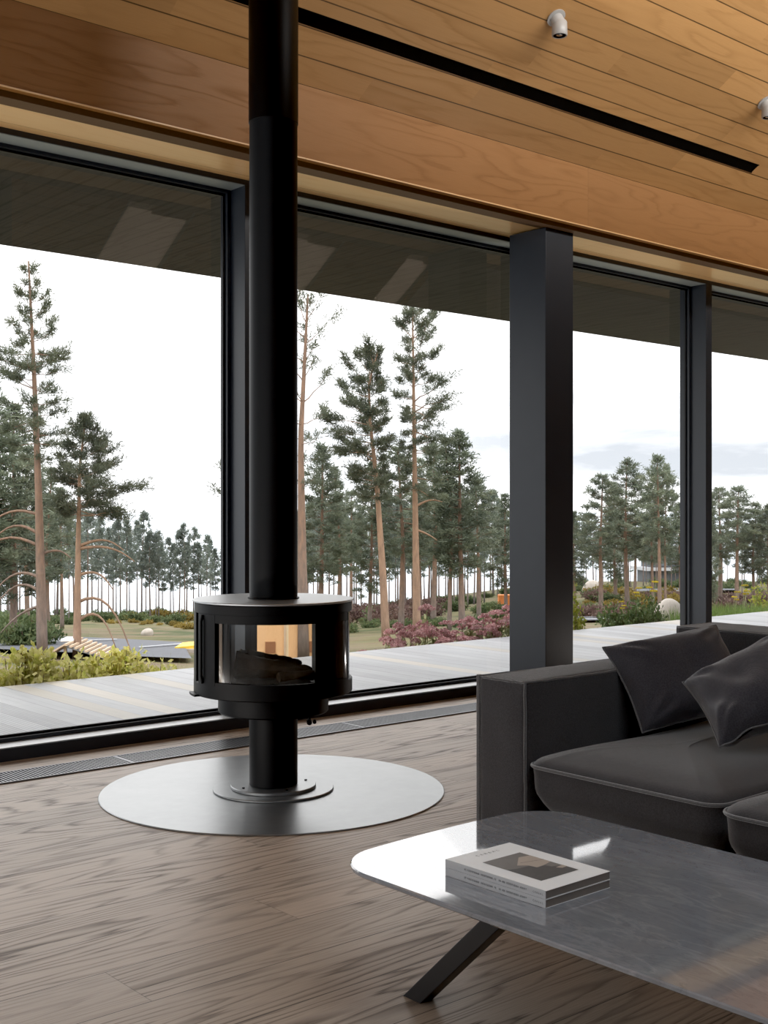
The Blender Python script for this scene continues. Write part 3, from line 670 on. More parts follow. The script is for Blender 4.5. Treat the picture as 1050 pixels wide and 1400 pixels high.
def rrect(x0, x1, y0, y1, r, n=10, ne=14):
    pts = []
    for (cx, cy, a0) in ((x1-r, y1-r, 0), (x0+r, y1-r, PI/2), (x0+r, y0+r, PI), (x1-r, y0+r, 1.5*PI)):
        seg = [(cx+r*math.cos(a0+PI/2*k/n), cy+r*math.sin(a0+PI/2*k/n)) for k in range(n+1)]
        if pts:
            a, b2 = pts[-1], seg[0]
            for i in range(1, ne): pts.append((a[0]+(b2[0]-a[0])*i/ne, a[1]+(b2[1]-a[1])*i/ne))
        pts += seg
    a, b2 = pts[-1], pts[0]
    for i in range(1, ne): pts.append((a[0]+(b2[0]-a[0])*i/ne, a[1]+(b2[1]-a[1])*i/ne))
    return pts
def cushion(x0, x1, y0, y1, zb, zs, zt, seed, name='seat_cushion', r=0.06):
    """plump seat cushion with a seam line at height zs"""
    f = vnoise(seed); fw = vnoise(seed+50)
    rings = [(0.17, zb-0.008), (0.075, zb), (0.03, zb+0.025), (0.010, zb+0.07), (0.0, (zb+zs)/2), (0.0, zs-0.025), (-0.004, zs-0.006), (-0.004, zs+0.006), (0.012, zs+0.022), (0.040, zs+(zt-zs)*0.42), (0.085, zs+(zt-zs)*0.66), (0.14, zs+(zt-zs)*0.82), (0.21, zs+(zt-zs)*0.93), (0.28, zt), (0.34, zt+0.005)]
    base = rrect(x0, x1, y0, y1, r); n = len(base); vs = []; cx, cy = (x0+x1)/2, (y0+y1)/2
    hw = min(x1-x0, y1-y0)/2
    def seamz(x, y): return 0.010*f((x*3, y*3, 0), 1.2)
    for (ins, z) in rings:
        k = ins/hw
        for (x, y) in base:
            sx = max(0.02, 1-ins/((x1-x0)/2)); sy = max(0.02, 1-ins/((y1-y0)/2))
            px, py = cx+(x-cx)*sx, cy+(y-cy)*sy
            zz = z+seamz(px, py)
            wr = 0.0
            if z > zs+0.01 and ins < 0.16:      # little gathers near the seam
                s_ = (x+y)*70+4*fw((x*8, y*8, 0), 1.0); wr = 0.0035*max(0, math.sin(s_))*max(0, fw((x*5, y*5, 1), 1.3)+0.15)
            zz += 0.010*f((px*6, py*6, 2.0), 1.0)*min(1, ins/0.05 if z > zs else 0)+wr
            if z < zs: px += 0.006*fw((px*9, py*9, z*12), 1.0); py += 0.006*fw((py*9, px*9, z*12+3), 1.0)
            vs.append((px, py, zz))
    fs = [(i*n+j, i*n+(j+1) % n, (i+1)*n+(j+1) % n, (i+1)*n+j) for i in range(len(rings)-1) for j in range(n)]
    vs.append((cx, cy, zt+0.006)); vs.append((cx, cy, zb-0.01)); L = len(rings)-1
    fs += [(L*n+j, L*n+(j+1) % n, len(vs)-2) for j in range(n)]+[((j+1) % n, j, len(vs)-1) for j in range(n)]
    o = off(MB().add(vs, fs).build(name, M['sofa'], sofa, True, auto=180))
    sm = o.modifiers.new('s', 'SUBSURF'); sm.levels = 1; sm.render_levels = 1
    pp = MB().tube([(cx+(x-cx)*(1+0.006/((x1-x0)/2)), cy+(y-cy)*(1+0.006/((y1-y0)/2)), zs+seamz(x, y)) for x, y in base], 0.0055, 8, True).build('seam_piping', M['piping'], o, True, auto=180)
    return o
cushion(2.842, 3.932, 1.897, 2.602, 0.187, 0.355, 0.430, 21)
cushion(2.758, 3.932, 1.095, 1.843, 0.187, 0.355, 0.434, 33, r=0.08)
cushion(2.842, 3.932, 0.40, 1.085, 0.187, 0.355, 0.430, 44)

# throw pillows
def pillow(TL, TR, BL, label, thick=0.085, seed=5, fold=0.0):
    TL, TR, BL = Vector(TL), Vector(TR), Vector(BL)
    ex = TR-TL; ey = TL-BL; ey = ey-ex*(ey.dot(ex)/ex.length_squared)
    w, h = ex.length, ey.length; ex.normalize(); ey.normalize(); ez = ex.cross(ey)
    cen = (TL+TR)/2-ey*h/2
    f = vnoise(seed); f2 = vnoise(seed+9); n = 40
    root = thing('throw_pillow', label, 'pillow', cen, 0, 'throw pillows on the sofa')
    vs = []; ring = []
    def pos(a, b2, s):
        # pinched corners: edges bow inward between the corners
        k = 0.075
        x = a*(1-k*(1-b2*b2)); y = b2*(1-k*(1-a*a))
        t = max(0, (1-a**4)*(1-b2**4))**0.55
        t *= 1+0.20*f((a*2, b2*2, s), 1.2)
        z = s*thick*t
        edge = max(abs(a), abs(b2))
        z += s*0.010*f2((a*7, b2*3.2, 3*s), 1.0)*min(1, 3*(1-edge))
        z += 0.012*f((a*1.5, b2*1.5, 7), 1.0)
        if fold: z += fold*0.03*math.sin(9*(a+b2*0.8))*max(0, -a*0.8-b2*0.3)*(1-abs(a)**6)
        # radiating gathers from the corners
        for ca, cb in ((-1, 1), (1, 1), (-1, -1), (1, -1)):
            dx, dy = (a-ca), (b2-cb); r = math.hypot(dx, dy)+1e-4; an = math.atan2(dy, dx)
            z += s*0.006*math.sin(an*11+seed)*math.exp(-((r-0.45)/0.22)**2)
        return ex*(x*w/2)+ey*(y*h/2)+ez*z
    for s in (1, -1):
        for i in range(n+1):
            for j in range(n+1):
                vs.append(pos(-1+2*i/n, -1+2*j/n, s))
    N = (n+1)**2; fs = []
    for i in range(n):
        for j in range(n):
            a, b2, c_, d_ = i*(n+1)+j, (i+1)*(n+1)+j, (i+1)*(n+1)+j+1, i*(n+1)+j+1
            fs.append((a, b2, c_, d_)); fs.append((N+d_, N+c_, N+b2, N+a))
    o = MB().add(vs, fs)
    me = o.build('pillow_body', M['pillow'], root, True, auto=180)
    bm = bmesh.new(); bm.from_mesh(me.data); bmesh.ops.remove_doubles(bm, verts=bm.verts, dist=1e-4); bm.to_mesh(me.data); bm.free()
    per = [pos(-1+2*i/n, -1, 1) for i in range(n)]+[pos(1, -1+2*i/n, 1) for i in range(n)]+[pos(1-2*i/n, 1, 1) for i in range(n)]+[pos(-1, 1-2*i/n, 1) for i in range(n)]
    MB().tube(per, 0.0035, 6, True).build('seam', M['piping'], root, True, auto=180)
    return root
pillow((3.314, 2.678, 0.687), (3.723, 2.489, 0.755), (3.265, 2.458, 0.429), 'square charcoal throw pillow leaning into the sofa corner by the arm', 0.078, 5)
pillow((3.319, 2.346, 0.604), (3.552, 2.090, 0.773), (3.189, 2.103, 0.445), 'tilted charcoal throw pillow in front of the other, cut by the right edge', 0.09, 8, 0.35)

# ================================================================== COFFEE TABLE
tb = thing('coffee_table', 'low coffee table with a polished grey marble top and black slanted legs', 'table', (2.15, 1.45, 0))
TX0, TX1, TY0, TY1, TZ = 1.76, 2.555, 0.60, 2.285, 0.33
def outline(ins=0.0):
    pts = []
    r = 0.14
    raw = rrect(TX0+ins, TX1-ins, TY0+ins, TY1-ins, r-ins*0.5, 14, 16)
    for x, y in raw:                                       # ends bow out a little
        t = (x-(TX0+TX1)/2)/((TX1-TX0)/2); y2 = y
        if y > TY1-0.3: y2 = y-0.020*t*t+(0.012*t)
        pts.append((x-2.15, y2-1.45))
    return pts
mb = MB(); lay = [(0.060, TZ-0.028), (0.006, TZ-0.014), (0.001, TZ-0.010), (0.0, TZ-0.003), (0.0025, TZ)]
n = len(outline()); vs = []
for ins, z in lay: vs += [(x, y, z) for x, y in outline(ins)]
fs = [(i*n+j, i*n+(j+1) % n, (i+1)*n+(j+1) % n, (i+1)*n+j) for i in range(len(lay)-1) for j in range(n)]+[tuple(range(n))[::-1], tuple(range((len(lay)-1)*n, len(lay)*n))]
mb.add(vs, fs).build('tabletop', M['marble'], tb, True, auto=35)
def leg(sx, sy):
    # flat bar leg, splayed 45 degrees
    x = -0.22 if sx < 0 else 0.34
    m_ = MB()
    p0, p1 = (x, 0.715*sy), (x-0.01*sx, 0.40*sy)
    w = 0.030
    y0, y1 = sorted((0.0, 0.0))
    a, b2 = 0.70*sy, 0.385*sy
    vs = []
    for (yy, z) in ((a, 0.0), (a-0.062*sy, 0.0), (b2-0.062*sy, 0.301), (b2, 0.301)):
        for dx in (-0.022, 0.022): vs.append((x+dx, yy, z))
    fs = [(0, 1, 3, 2), (2, 3, 5, 4), (4, 5, 7, 6), (6, 7, 1, 0), (0, 2, 4, 6), (1, 7, 5, 3)]
    m_.add(vs, fs).build('leg', M['leg_black'], tb, False, bevel=0.002)
for sx in (-1, 1):
    for sy in (-1, 1): leg(sx, sy)
MB().box(-0.24, 0.36, -0.46, 0.46, 0.286, 0.302).build('subframe', M['leg_black'], tb, False)

# books
def text_on(name, s, size, parent, mat, mw, spacing=1.0):
    cu = bpy.data.curves.new(name, 'FONT'); cu.body = s; cu.size = size; cu.space_character = spacing; cu.align_x = 'CENTER'; cu.align_y = 'CENTER'
    o = bpy.data.objects.new(name, cu); C.objects.link(o)
    dg = bpy.context.evaluated_depsgraph_get(); me = bpy.data.meshes.new_from_object(o.evaluated_get(dg))
    bpy.data.objects.remove(o); me.materials.clear(); me.materials.append(mat)
    o = bpy.data.objects.new(name, me); C.objects.link(o); o.parent = parent; o.matrix_local = mw; return o
BW, BL_, BH = 0.213, 0.305, 0.0182
def book(z, label, cover):
    t = thing('magazine_book', label, 'book', (2.003, 1.835, z), 0, 'paperbacks on the coffee table')
    x0, x1, y0, y1 = -BW/2, BW/2, -BL_/2, BL_/2
    MB().box(x0+0.001, x1-0.001, y0+0.001, y1-0.001, 0.0009, BH-0.0009).build('page_block', simple('pages', (0.20, 0.18, 0.165), 0.8, 0, 0.3, 3), t, False)
    c_ = MB(); c_.box(x0, x1, y0, y1, 0.0, 0.0009); c_.box(x0, x1, y0, y1, BH-0.0009, BH); c_.build('cover', M['paper'], t, False)
    MB().box(x0-0.0009, x0+0.0002, y0, y1, 0.0, BH).build('spine', M['spine'], t, False)
    ms = Matrix.Translation((x0-0.00105, 0, BH/2))@Matrix.Rotation(-PI/2, 4, 'Z')@Matrix.Rotation(PI/2, 4, 'X')
    # unreadable small capitals along the spine: letter-sized strokes
    rr = random.Random(3); mk = MB(); yy = y1-0.062
    xs_ = x0-0.00105
    while yy > y0+0.052:
        hgt_ = 0.0046; w_ = rr.uniform(0.0016, 0.0026)
        if rr.random() > 0.14:
            zc_ = BH/2; k_ = rr.randrange(3)
            mk.box(xs_-0.0001, xs_, yy-0.0006, yy, zc_-hgt_/2, zc_+hgt_/2)
            if k_ != 1: mk.box(xs_-0.0001, xs_, yy-w_, yy-0.0006, zc_+hgt_/2-0.0007, zc_+hgt_/2)
            if k_ != 2: mk.box(xs_-0.0001, xs_, yy-w_, yy-0.0006, zc_-0.0004, zc_+0.0003)
            if k_ != 0: mk.box(xs_-0.0001, xs_, yy-w_, yy-w_+0.0006, zc_-hgt_/2, zc_+hgt_/2)
        yy -= w_+0.0013
    mk.build('spine_lettering', M['ink'], t, False)
    text_on('spine_title', 'CEREAL', 0.0062, t, M['ink'], ms@Matrix.Translation((0.131, 0.0, 0)), 1.5)
    if cover:
        z2 = BH+0.0003
        text_on('title', 'CEREAL', 0.0125, t, M['ink'], Matrix.Translation((0.0, y1-0.030, z2)), 2.0)
        px0, px1, py0, py1 = -0.062, 0.062, -0.100, 0.078
        def poly(pts, m_, k): return [(a, b2, z2+0.0002*k) for a, b2 in pts]
        mats = [M['ph1'], M['ph2'], M['ph3'], M['ph4']]; m_ = MB()
        def pg(pts, mi, k): m_.cur = mi; m_.add([(a, b2, z2+0.00012*k) for a, b2 in pts], [tuple(range(len(pts)))])
        pg([(px0, py0), (px1, py0), (px1, py1), (px0, py1)], 0, 0)
        pg([(px0, py0), (px1, py0), (px1, -0.052), (0.035, -0.044), (0.030, -0.028), (0.006, -0.030), (0.0, -0.010), (-0.035, -0.006), (px0, 0.002)], 2, 1)
        pg([(-0.020, 0.010), (0.0, -0.006), (0.004, -0.028), (0.030, -0.026), (px1, -0.018), (px1, 0.045), (0.030, 0.052)], 1, 2)
        pg([(0.036, -0.056), (px1, -0.052), (px1, -0.066), (0.044, -0.068)], 1, 3)
        pg([(0.000, 0.020), (px1, 0.004), (px1, 0.0022), (0.0, 0.0182)], 3, 3)
        m_.build('cover_photo', mats, t, False)
    return t
book(TZ+0.0004, 'thin pale paperback at the bottom of the pair on the marble table', False)
book(TZ+0.0008+BH, 'pale paperback with a framed cover picture on top of the pair', True)

# ================================================================== OUTSIDE: ground, sea, road
LEFTP = [(6, -0.7), (9, -0.75), (14, -1.30), (30, -2.75), (40, -3.35), (60, -4.7), (85, -6.6), (112, -8.5), (122, -9.6), (140, -11)]
RIGHTP = [(6, -0.42), (9, -0.42), (15, -0.40), (18, -0.75), (30, -2.2), (45, -3.2), (62, -4.4), (90, -5.1), (125, -6.0), (138, -9.6), (160, -11)]
def interp(P, d):
    if d <= P[0][0]: return P[0][1]
    for (a, za), (b2, zb2) in zip(P[:-1], P[1:]):
        if d <= b2: return za+(zb2-za)*(d-a)/(b2-a)
    return P[-1][1]
_tn = vnoise(77)
def tz(x, y):
    d = FW[0]*x+FW[1]*y; l = RT[0]*x+RT[1]*y
    u = CU+FPX*l/max(d, 3.0)
    k = min(1, max(0, (u-330)/500.0)); k = k*k*(3-2*k)
    z = interp(LEFTP, d)*(1-k)+interp(RIGHTP, d)*k
    return z+0.16*_tn((x*0.25, y*0.25, 0), 1.0)*min(1, max(0, (d-14)/20))
mb = MB(); ds = [5.0, 7, 9, 11, 13, 15, 18, 21, 24, 27, 30]+[32+2*i for i in range(46)]+[128, 134, 142, 160]
us = [-1000+25*i for i in range(105)]
ds = [d for d in ds if True]
vs = []
for d_ in ds:
    for u_ in us:
        x, y = polar(u_, d_)
        vs.append((x, y, tz(x, y) if y > 8.2 else -0.8))
n = len(us)
mb.add(vs, [(i*n+j, i*n+j+1, (i+1)*n+j+1, (i+1)*n+j) for i in range(len(ds)-1) for j in range(n-1)])
structure(mb.build('ground', M['ground'], auto=180))
o = MB().quad((-30000, -30000, 0), (30000, -30000, 0), (30000, 30000, 0), (-30000, 30000, 0)).build('sea', M['sea'], smooth=False); o.location = (0, 0, -9.3); structure(o)

def strip(name, corners, mat, lift=0.05, nx=14, ny=8):
    """patch laid on the ground between four (u,d) corners"""
    (a, b2, c_, d_) = [Vector(polar(*p)) for p in corners]; vs = []
    for i in range(nx+1):
        for j in range(ny+1):
            s_, t = i/nx, j/ny; p = a.lerp(b2, s_).lerp(d_.lerp(c_, s_), t); vs.append((p.x, p.y, tz(p.x, p.y)+lift))
    return MB().add(vs, [(i*(ny+1)+j, (i+1)*(ny+1)+j, (i+1)*(ny+1)+j+1, i*(ny+1)+j+1) for i in range(nx) for j in range(ny)]).build(name, mat, auto=180)
structure(strip('road', [(-60, 37.5), (262, 31.5), (250, 41.5), (-20, 50.0)], M['asphalt'], 0.14))
for k, (p, q) in enumerate((((60, 40.3), (160, 42.2)), ((190, 37.2), (262, 40.0)), ((120, 34), (128, 36)))):
    (u0, d0), (u1, d1) = p, q
    s_ = strip('road_marking', [(u0, d0), (u1, d1), (u1, d1+0.28), (u0, d0+0.28)], M['road_paint'], 0.19, 10, 1)
    structure(s_)
structure(strip('road', [(740, 50), (862, 56), (848, 66), (740, 58)], M['asphalt'], 0.12))
structure(strip('road_marking', [(750, 57.0), (845, 62.3), (845, 63.2), (750, 57.7)], M['road_paint'], 0.17, 10, 1))
structure(strip('road_marking', [(775, 52.2), (835, 55.6), (835, 56.2), (775, 52.7)], M['road_paint'], 0.17, 10, 1))
structure(strip('path', [(850, 92), (1010, 92), (1010, 97), (850, 97)], M['asphalt'], 0.25, 10, 2))

# yellow ramp, plywood shed, timber shelter, far house, orange crate, rocks
def gpt(u, d, dz=0.0): x, y = polar(u, d); return (x, y, tz(x, y)+dz)
t = thing('yellow_ramp', 'flat yellow ramp beside the grey road seen left of the stove', 'ramp', gpt(262, 38), -YAW)
MB().prism([(-0.45, 0.0), (0.9, 0.0), (0.9, 0.24), (0.75, 0.32), (-0.45, 0.20)], 1, -0.5, 0.9).build('ramp_slab', M['yellow'], t, False)
MB().box(-0.45, 0.9, -0.62, -0.5, 0, 0.16).build('kerb', M['rock'], t, False)

t = thing('plywood_shed', 'small orange plywood shed seen through the stove glass', 'shed', gpt(392, 33), -YAW+0.12)
MB().box(-0.95, 1.15, 0, 1.8, -0.4, 1.42).build('wall', M['ply'], t, False)
MB().prism([(-0.1, 1.41), (2.0, 1.41), (2.0, 1.45), (-0.1, 1.49)], 0, -1.0, 1.2).build('roof', M['roof_grey'], t, False)
for x in (-0.45, 0.55):
    f = MB().box(x-0.14, x+0.14, -0.03, 0.02, 0.16, 0.47).build('window', M['shed_window'], t, False)
for x in (-0.92, -0.05, 0.38): MB().box(x-0.03, x+0.03, -0.04, 0.01, -0.3, 1.40).build('batten', M['timber'], t, False)

t = thing('timber_shelter', 'low timber shelter with pale plank roof behind the yellow shrubs at left', 'shelter', gpt(97, 34, -0.42), -YAW)
rs = MB(); zr = 0.93
for i in range(9):       # left slope of pale planks
    s_ = i/9; rs.add([(-1.32+0.0*s_, -0.9+0.2*i, 0.10), (-1.32, -0.74+0.2*i, 0.10), (0.05, -0.74+0.2*i, zr), (0.05, -0.9+0.2*i, zr),
                      (-1.32, -0.9+0.2*i, 0.06), (-1.32, -0.74+0.2*i, 0.06), (0.05, -0.74+0.2*i, zr-0.05), (0.05, -0.9+0.2*i, zr-0.05)],
                     [(0, 1, 2, 3), (7, 6, 5, 4), (0, 4, 5, 1), (1, 5, 6, 2), (2, 6, 7, 3), (3, 7, 4, 0)])
rs.build('plank_roof', M['timber'], t, False)
rs = MB()
for i in range(8):
    x = 0.05+0.14*i; rs.box(x, x+0.07, -0.9, 0.9, zr-0.06-0.045*i, zr-0.045*i)
rs.build('rafter', M['timber'], t, False)
MB().prism([(0.05, zr-0.07), (1.25, zr-0.43), (1.25, zr-0.49), (0.05, zr-0.13)], 1, -0.7, 1.0).build('roof_sheet', M['roof_grey'], t, False)
MB().box(-0.25, 0.12, -0.2, 0.5, zr-0.02, zr+0.06).build('tarp', M['tarp'], t, False, bevel=0.02)
for (x, y, h) in ((-1.0, -0.6, 0.28), (0.0, -0.6, 0.86), (1.1, -0.6, 0.5), (0.0, 0.8, 0.86), (1.1, 0.8, 0.5)): MB().box(x-0.04, x+0.04, y-0.04, y+0.04, -0.3, h).build('post', M['timber'], t, False)

t = thing('flat_roofed_house', 'dark flat-roofed house standing far behind the pines at right', 'house', gpt(918, 118), -YAW+0.1)
MB().box(-2.2, 4.2, 0, 4, -1.0, 1.15).build('lower_wall', M['dark_house'], t, False)
MB().box(-2.8, 4.6, -0.6, 4.4, 1.15, 1.45).build('terrace_slab', M['pale_band'], t, False)
MB().box(-1.8, 4.0, 0.2, 4, 1.45, 3.0).build('upper_wall', M['dark_house'], t, False)
for x in (-1.3, 0.1, 1.5, 2.8): MB().box(x, x+1.0, 0.14, 0.22, 1.6, 2.8).build('window', M['house_glass'], t, False)
MB().box(-2.6, 4.6, -0.8, 4.4, 3.0, 3.3).build('roof', M['pale_band'], t, False)
o = MB().box(-0.5, 0.6, -0.3, 0.3, 0, 0.9).build('storage_crate', M['orange'], None, False, bevel=0.03); o.location = gpt(692, 74, -0.03); o.rotation_euler = (0, 0, -YAW)
tag(o, 'small orange box at the forest edge just left of the column', 'crate')

def rock(loc, sx, sy, sz, seed, label):
    f = vnoise(seed); bm = bmesh.new(); bmesh.ops.create_icosphere(bm, subdivisions=4, radius=1)
    for v in bm.verts:
        p = v.co.copy(); k = 1+0.16*f(p, 1.3)+0.05*f(p, 4.5)+0.015*f(p, 14)
        v.co = Vector((p.x*sx*k, p.y*sy*k, (p.z*k)*sz))
        v.co.x += 0.15*sx*max(0, v.co.z/sz)
    me = bpy.data.meshes.new('boulder'); bm.to_mesh(me); bm.free(); me.materials.append(M['rock'])
    me.polygons.foreach_set('use_smooth', [True]*len(me.polygons))
    o = bpy.data.objects.new('boulder', me); C.objects.link(o); o.location = loc; o.rotation_euler = (0, 0, -YAW)
    tag(o, label, 'rock'); return o
gx, gy, _ = at_d(911, 860, 14.6)
rock((gx, gy, -0.26), 0.20, 0.20, 0.36, 3, 'large rounded beige boulder just beyond the deck edge at right')
gx, gy = polar(201, 52); rock((gx, gy, tz(gx, gy)+0.08), 0.27, 0.23, 0.22, 4, 'small pale boulder on the grass beyond the road at left')
gx, gy = polar(808, 92); rock((gx, gy, tz(gx, gy)+0.3), 0.7, 0.6, 0.75, 6, 'far white boulder among the bushes right of the column')

# ================================================================== PLANTS
def quads_mesh(cen, dirs, perp, L, W, tip=0.35):
    """leaf/needle quads (numpy): base at cen, pointing along dirs"""
    n = len(cen); L = np.broadcast_to(L, (n,))[:, None]; W = np.broadcast_to(W, (n,))[:, None]
    a = cen-perp*W*0.5; b2 = cen+perp*W*0.5; mid = cen+dirs*L*0.55
    c_ = mid+perp*W*0.5; d_ = mid-perp*W*0.5; e2 = cen+dirs*L
    vs = np.stack([a*0.4+b2*0.6, a*0.6+b2*0.4, d_, e2, c_], 1).reshape(-1, 3)
    i = np.arange(n)[:, None]*5
    return vs, np.concatenate([i, i+1, i+2, i+3, i+4], 1)
def np_obj(name, vs, fs, mat, parent=None):
    me = bpy.data.meshes.new(name); n, k = fs.shape
    me.vertices.add(len(vs)); me.vertices.foreach_set('co', vs.astype(np.float32).ravel())
    me.loops.add(n*k); me.loops.foreach_set('vertex_index', fs.astype(np.int32).ravel())
    me.polygons.add(n); me.polygons.foreach_set('loop_start', (np.arange(n)*k).astype(np.int32)); me.polygons.foreach_set('loop_total', np.full(n, k, np.int32))
    me.materials.append(mat); me.update(calc_edges=True); me.validate()
    o = bpy.data.objects.new(name, me); C.objects.link(o)
    if parent is not None: o.parent = parent
    return o
def unit(a): return a/np.maximum(np.linalg.norm(a, axis=1, keepdims=True), 1e-9)
def rnd_dirs(rs, n, up=0.0):
    d = rs.normal(size=(n, 3)); d = unit(d); d[:, 2] += up; return unit(d)

RV = np.array([RT[0], RT[1], 0.0]); FV = np.array([FW[0], FW[1], 0.0])
def pine(H, r, path, prof, seed, cfg):
    """path: (h 0..1, lateral metres) trunk offsets; prof: (h, radius left, radius right) crown reach; returns trunk MB, foliage arrays"""
    rs = np.random.RandomState(seed); hs = [p[0] for p in path]; ofs = [p[1] for p in path]
    ax = lambda h: RV*np.interp(h, hs, ofs)+np.array([0, 0, h*H])
    tr = MB(); N = 16
    tr.tube([ax(i/N) for i in range(N+1)], [r*(1-0.86*(i/N)**0.9) for i in range(N+1)], cfg.get('sides', 8))
    ph = [p[0] for p in prof]; pL = [p[1] for p in prof]; pR = [p[2] for p in prof]
    tc = []; td = []
    h = ph[0]
    while h < 0.995:
        k = cfg['per']; a0 = rs.uniform(0, 6.28)
        for q in range(k):
            a = a0+6.28*q/k+rs.uniform(-.5, .5)
            cl = math.cos(a)                                       # + right, - left in the view
            reach = np.interp(h, ph, pR) if cl > 0 else np.interp(h, ph, pL)
            reach2 = reach*abs(cl)+0.5*(np.interp(h, ph, pL)+np.interp(h, ph, pR))*(1-abs(cl))
            L = reach2*rs.uniform(0.55, 1.08)
            if L < 0.12: L = 0.12
            el = np.interp(h, [ph[0], (ph[0]+1)/2, 1.0], cfg.get('el', [-0.05, 0.25, 0.9]))+rs.uniform(-.2, .2)
            d0 = RV*math.cos(a)+FV*math.sin(a)
            p0 = ax(h+rs.uniform(-.01, .01)); pts = [p0]
            nseg = 5; e_ = el-0.15
            for s_ in range(nseg):
                e_ += rs.uniform(-.12, .22); d1 = d0*math.cos(e_)+np.array([0, 0, math.sin(e_)])
                d1 = d1+rs.normal(size=3)*0.12; pts.append(pts[-1]+d1/np.linalg.norm(d1)*L/nseg)
            if L > cfg.get('minbranch', 0.5): tr.tube(pts, [max(0.006, 0.28*r*(1-h*0.6)*(1-s_/(nseg+0.8))*min(1, L/1.5)) for s_ in range(nseg+1)], 4, cap=False)
            nt_ = max(2, int(L*cfg['twigs']))
            for w in range(nt_):
                s_ = rs.uniform(cfg.get('in', 0.35), 1.0)*nseg*0.999; i = int(s_); f_ = s_-i
                p = pts[i]*(1-f_)+pts[i+1]*f_; bd = pts[i+1]-pts[i]; bd = bd/np.linalg.norm(bd)
                side = np.cross(bd, [0, 0, 1.0]); side = side/max(np.linalg.norm(side), 1e-6)*rs.choice([-1, 1])
                tl = min(0.55, L*0.38)*rs.uniform(0.4, 1.0)*cfg.get('twl', 1.0)
                tdv = bd*0.7+side*rs.uniform(.2, .9)+np.array([0, 0, rs.uniform(0.0, .5)]); tdv /= np.linalg.norm(tdv)
                for g in range(cfg['tufts']):
                    tc.append(p+tdv*tl*(g+0.4)/cfg['tufts']); td.append(tdv)
        h += cfg['step']*rs.uniform(0.7, 1.3)
    tc = np.array(tc); td = np.array(td); k = cfg['needles']
    cen = np.repeat(tc, k, 0)+rs.normal(size=(len(tc)*k, 3))*cfg['nl']*0.30
    dr = unit(np.repeat(td, k, 0)*0.7+rs.normal(size=cen.shape)*0.75+np.array([0, 0, 0.25]))
    pp = unit(np.cross(dr, rs.normal(size=cen.shape)))
    vs, fs = quads_mesh(cen, dr, pp, cfg['nl']*rs.uniform(.6, 1.3, len(cen)), cfg['nw'])
    return tr, vs, fs

def dead_branches(tr, H, path, items):
    """bare drooping lower branches: (h, length signed right+, rise, droop)"""
    hs = [p[0] for p in path]; ofs = [p[1] for p in path]
    for (h, L, rise, droop) in items:
        p0 = RV*np.interp(h, hs, ofs)+np.array([0, 0, h*H]); pts = []
        for i in range(9):
            t = i/8; pts.append(p0+RV*L*t+FV*0.15*math.sin(3*t)+np.array([0, 0, rise*math.sin(PI*min(1, t*1.1)*0.6)-droop*t**2.4]))
        tr.tube(pts, [0.055*(1-0.75*i/8) for i in range(9)], 5)

def make_tree(name, label, u, d, H, r, path, prof, seed, cfg, leafm, barkm, group=None, dead=None, dz=0.0):
    tr, vs, fs = pine(H, r, path, prof, seed, cfg)
    if dead: dead_branches(tr, H, path, dead)
    root = thing(name, label, 'tree', (0, 0, 0), 0, group)
    if u is not None: root.location = gpt(u, d, -0.05+dz)
    tr.build('trunk', barkm, root, True, auto=180); np_obj('crown', vs, fs, leafm, root)
    return root
def hgt(u, d, vtop): x, y = polar(u, d); return H0+(CV-vtop)/FPX*d-tz(x, y)+0.05
HERO = dict(per=4, step=0.028, twigs=8, tufts=4, twl=1.35, needles=10, nl=0.15, nw=0.023, sides=10, minbranch=0.3)
px = lambda n_, d: n_*d/FPX
# A: tall pine at far left
d = 35.0; H = hgt(58, d, 357)
make_tree('pine_tree', 'tallest pine at the far left, bare trunk rising to a narrow spire', 58, d, H, 0.17,
          [(0, 0), (0.4, -px(5, d)), (0.7, -px(11, d)), (1, -px(19, d))],
          [(0.50, px(30, d), px(18, d)), (0.57, px(60, d), px(48, d)), (0.66, px(62, d), px(26, d)), (0.74, px(58, d), px(66, d)), (0.80, px(24, d), px(30, d)), (0.84, px(36, d), px(36, d)), (0.93, px(18, d), px(20, d)), (1, px(4, d), px(4, d))], 101,
          dict(HERO, step=0.034, needles=11), M['needles'], M['bark'],
          dead=[(0.20, -1.5, 0.35, 0.9), (0.165, -1.3, 0.4, 0.7), (0.28, -2.4, 0.6, 1.6), (0.31, -1.6, 0.5, 0.9), (0.26, 0.9, 0.2, 0.3), (0.13, -1.2, -0.1, 0.7), (0.36, -1.8, 0.3, 0.9)])
# B: shorter pine, flag-like crown to the right
d = 34.0; H = hgt(105, d, 572)
make_tree('pine_tree', 'short pine beside the timber shelter, crown reaching right', 105, d, H, 0.13,
          [(0, 0), (0.5, px(2, d)), (0.8, px(4, d)), (1, px(12, d))],
          [(0.60, px(30, d), px(60, d)), (0.70, px(30, d), px(94, d)), (0.76, px(28, d), px(86, d)), (0.84, px(28, d), px(42, d)), (0.93, px(20, d), px(24, d)), (1, px(6, d), px(6, d))], 102,
          dict(HERO, step=0.030, per=5, needles=12, **{'in': 0.4}), M['needles'], M['bark_orange'],
          dead=[(0.24, 1.7, 0.4, 2.4), (0.16, 1.1, 0.45, 1.2), (0.46, 1.6, 0.15, 0.5), (0.47, 1.3, 0.3, 0.4), (0.35, 1.0, 0.2, 0.6)])
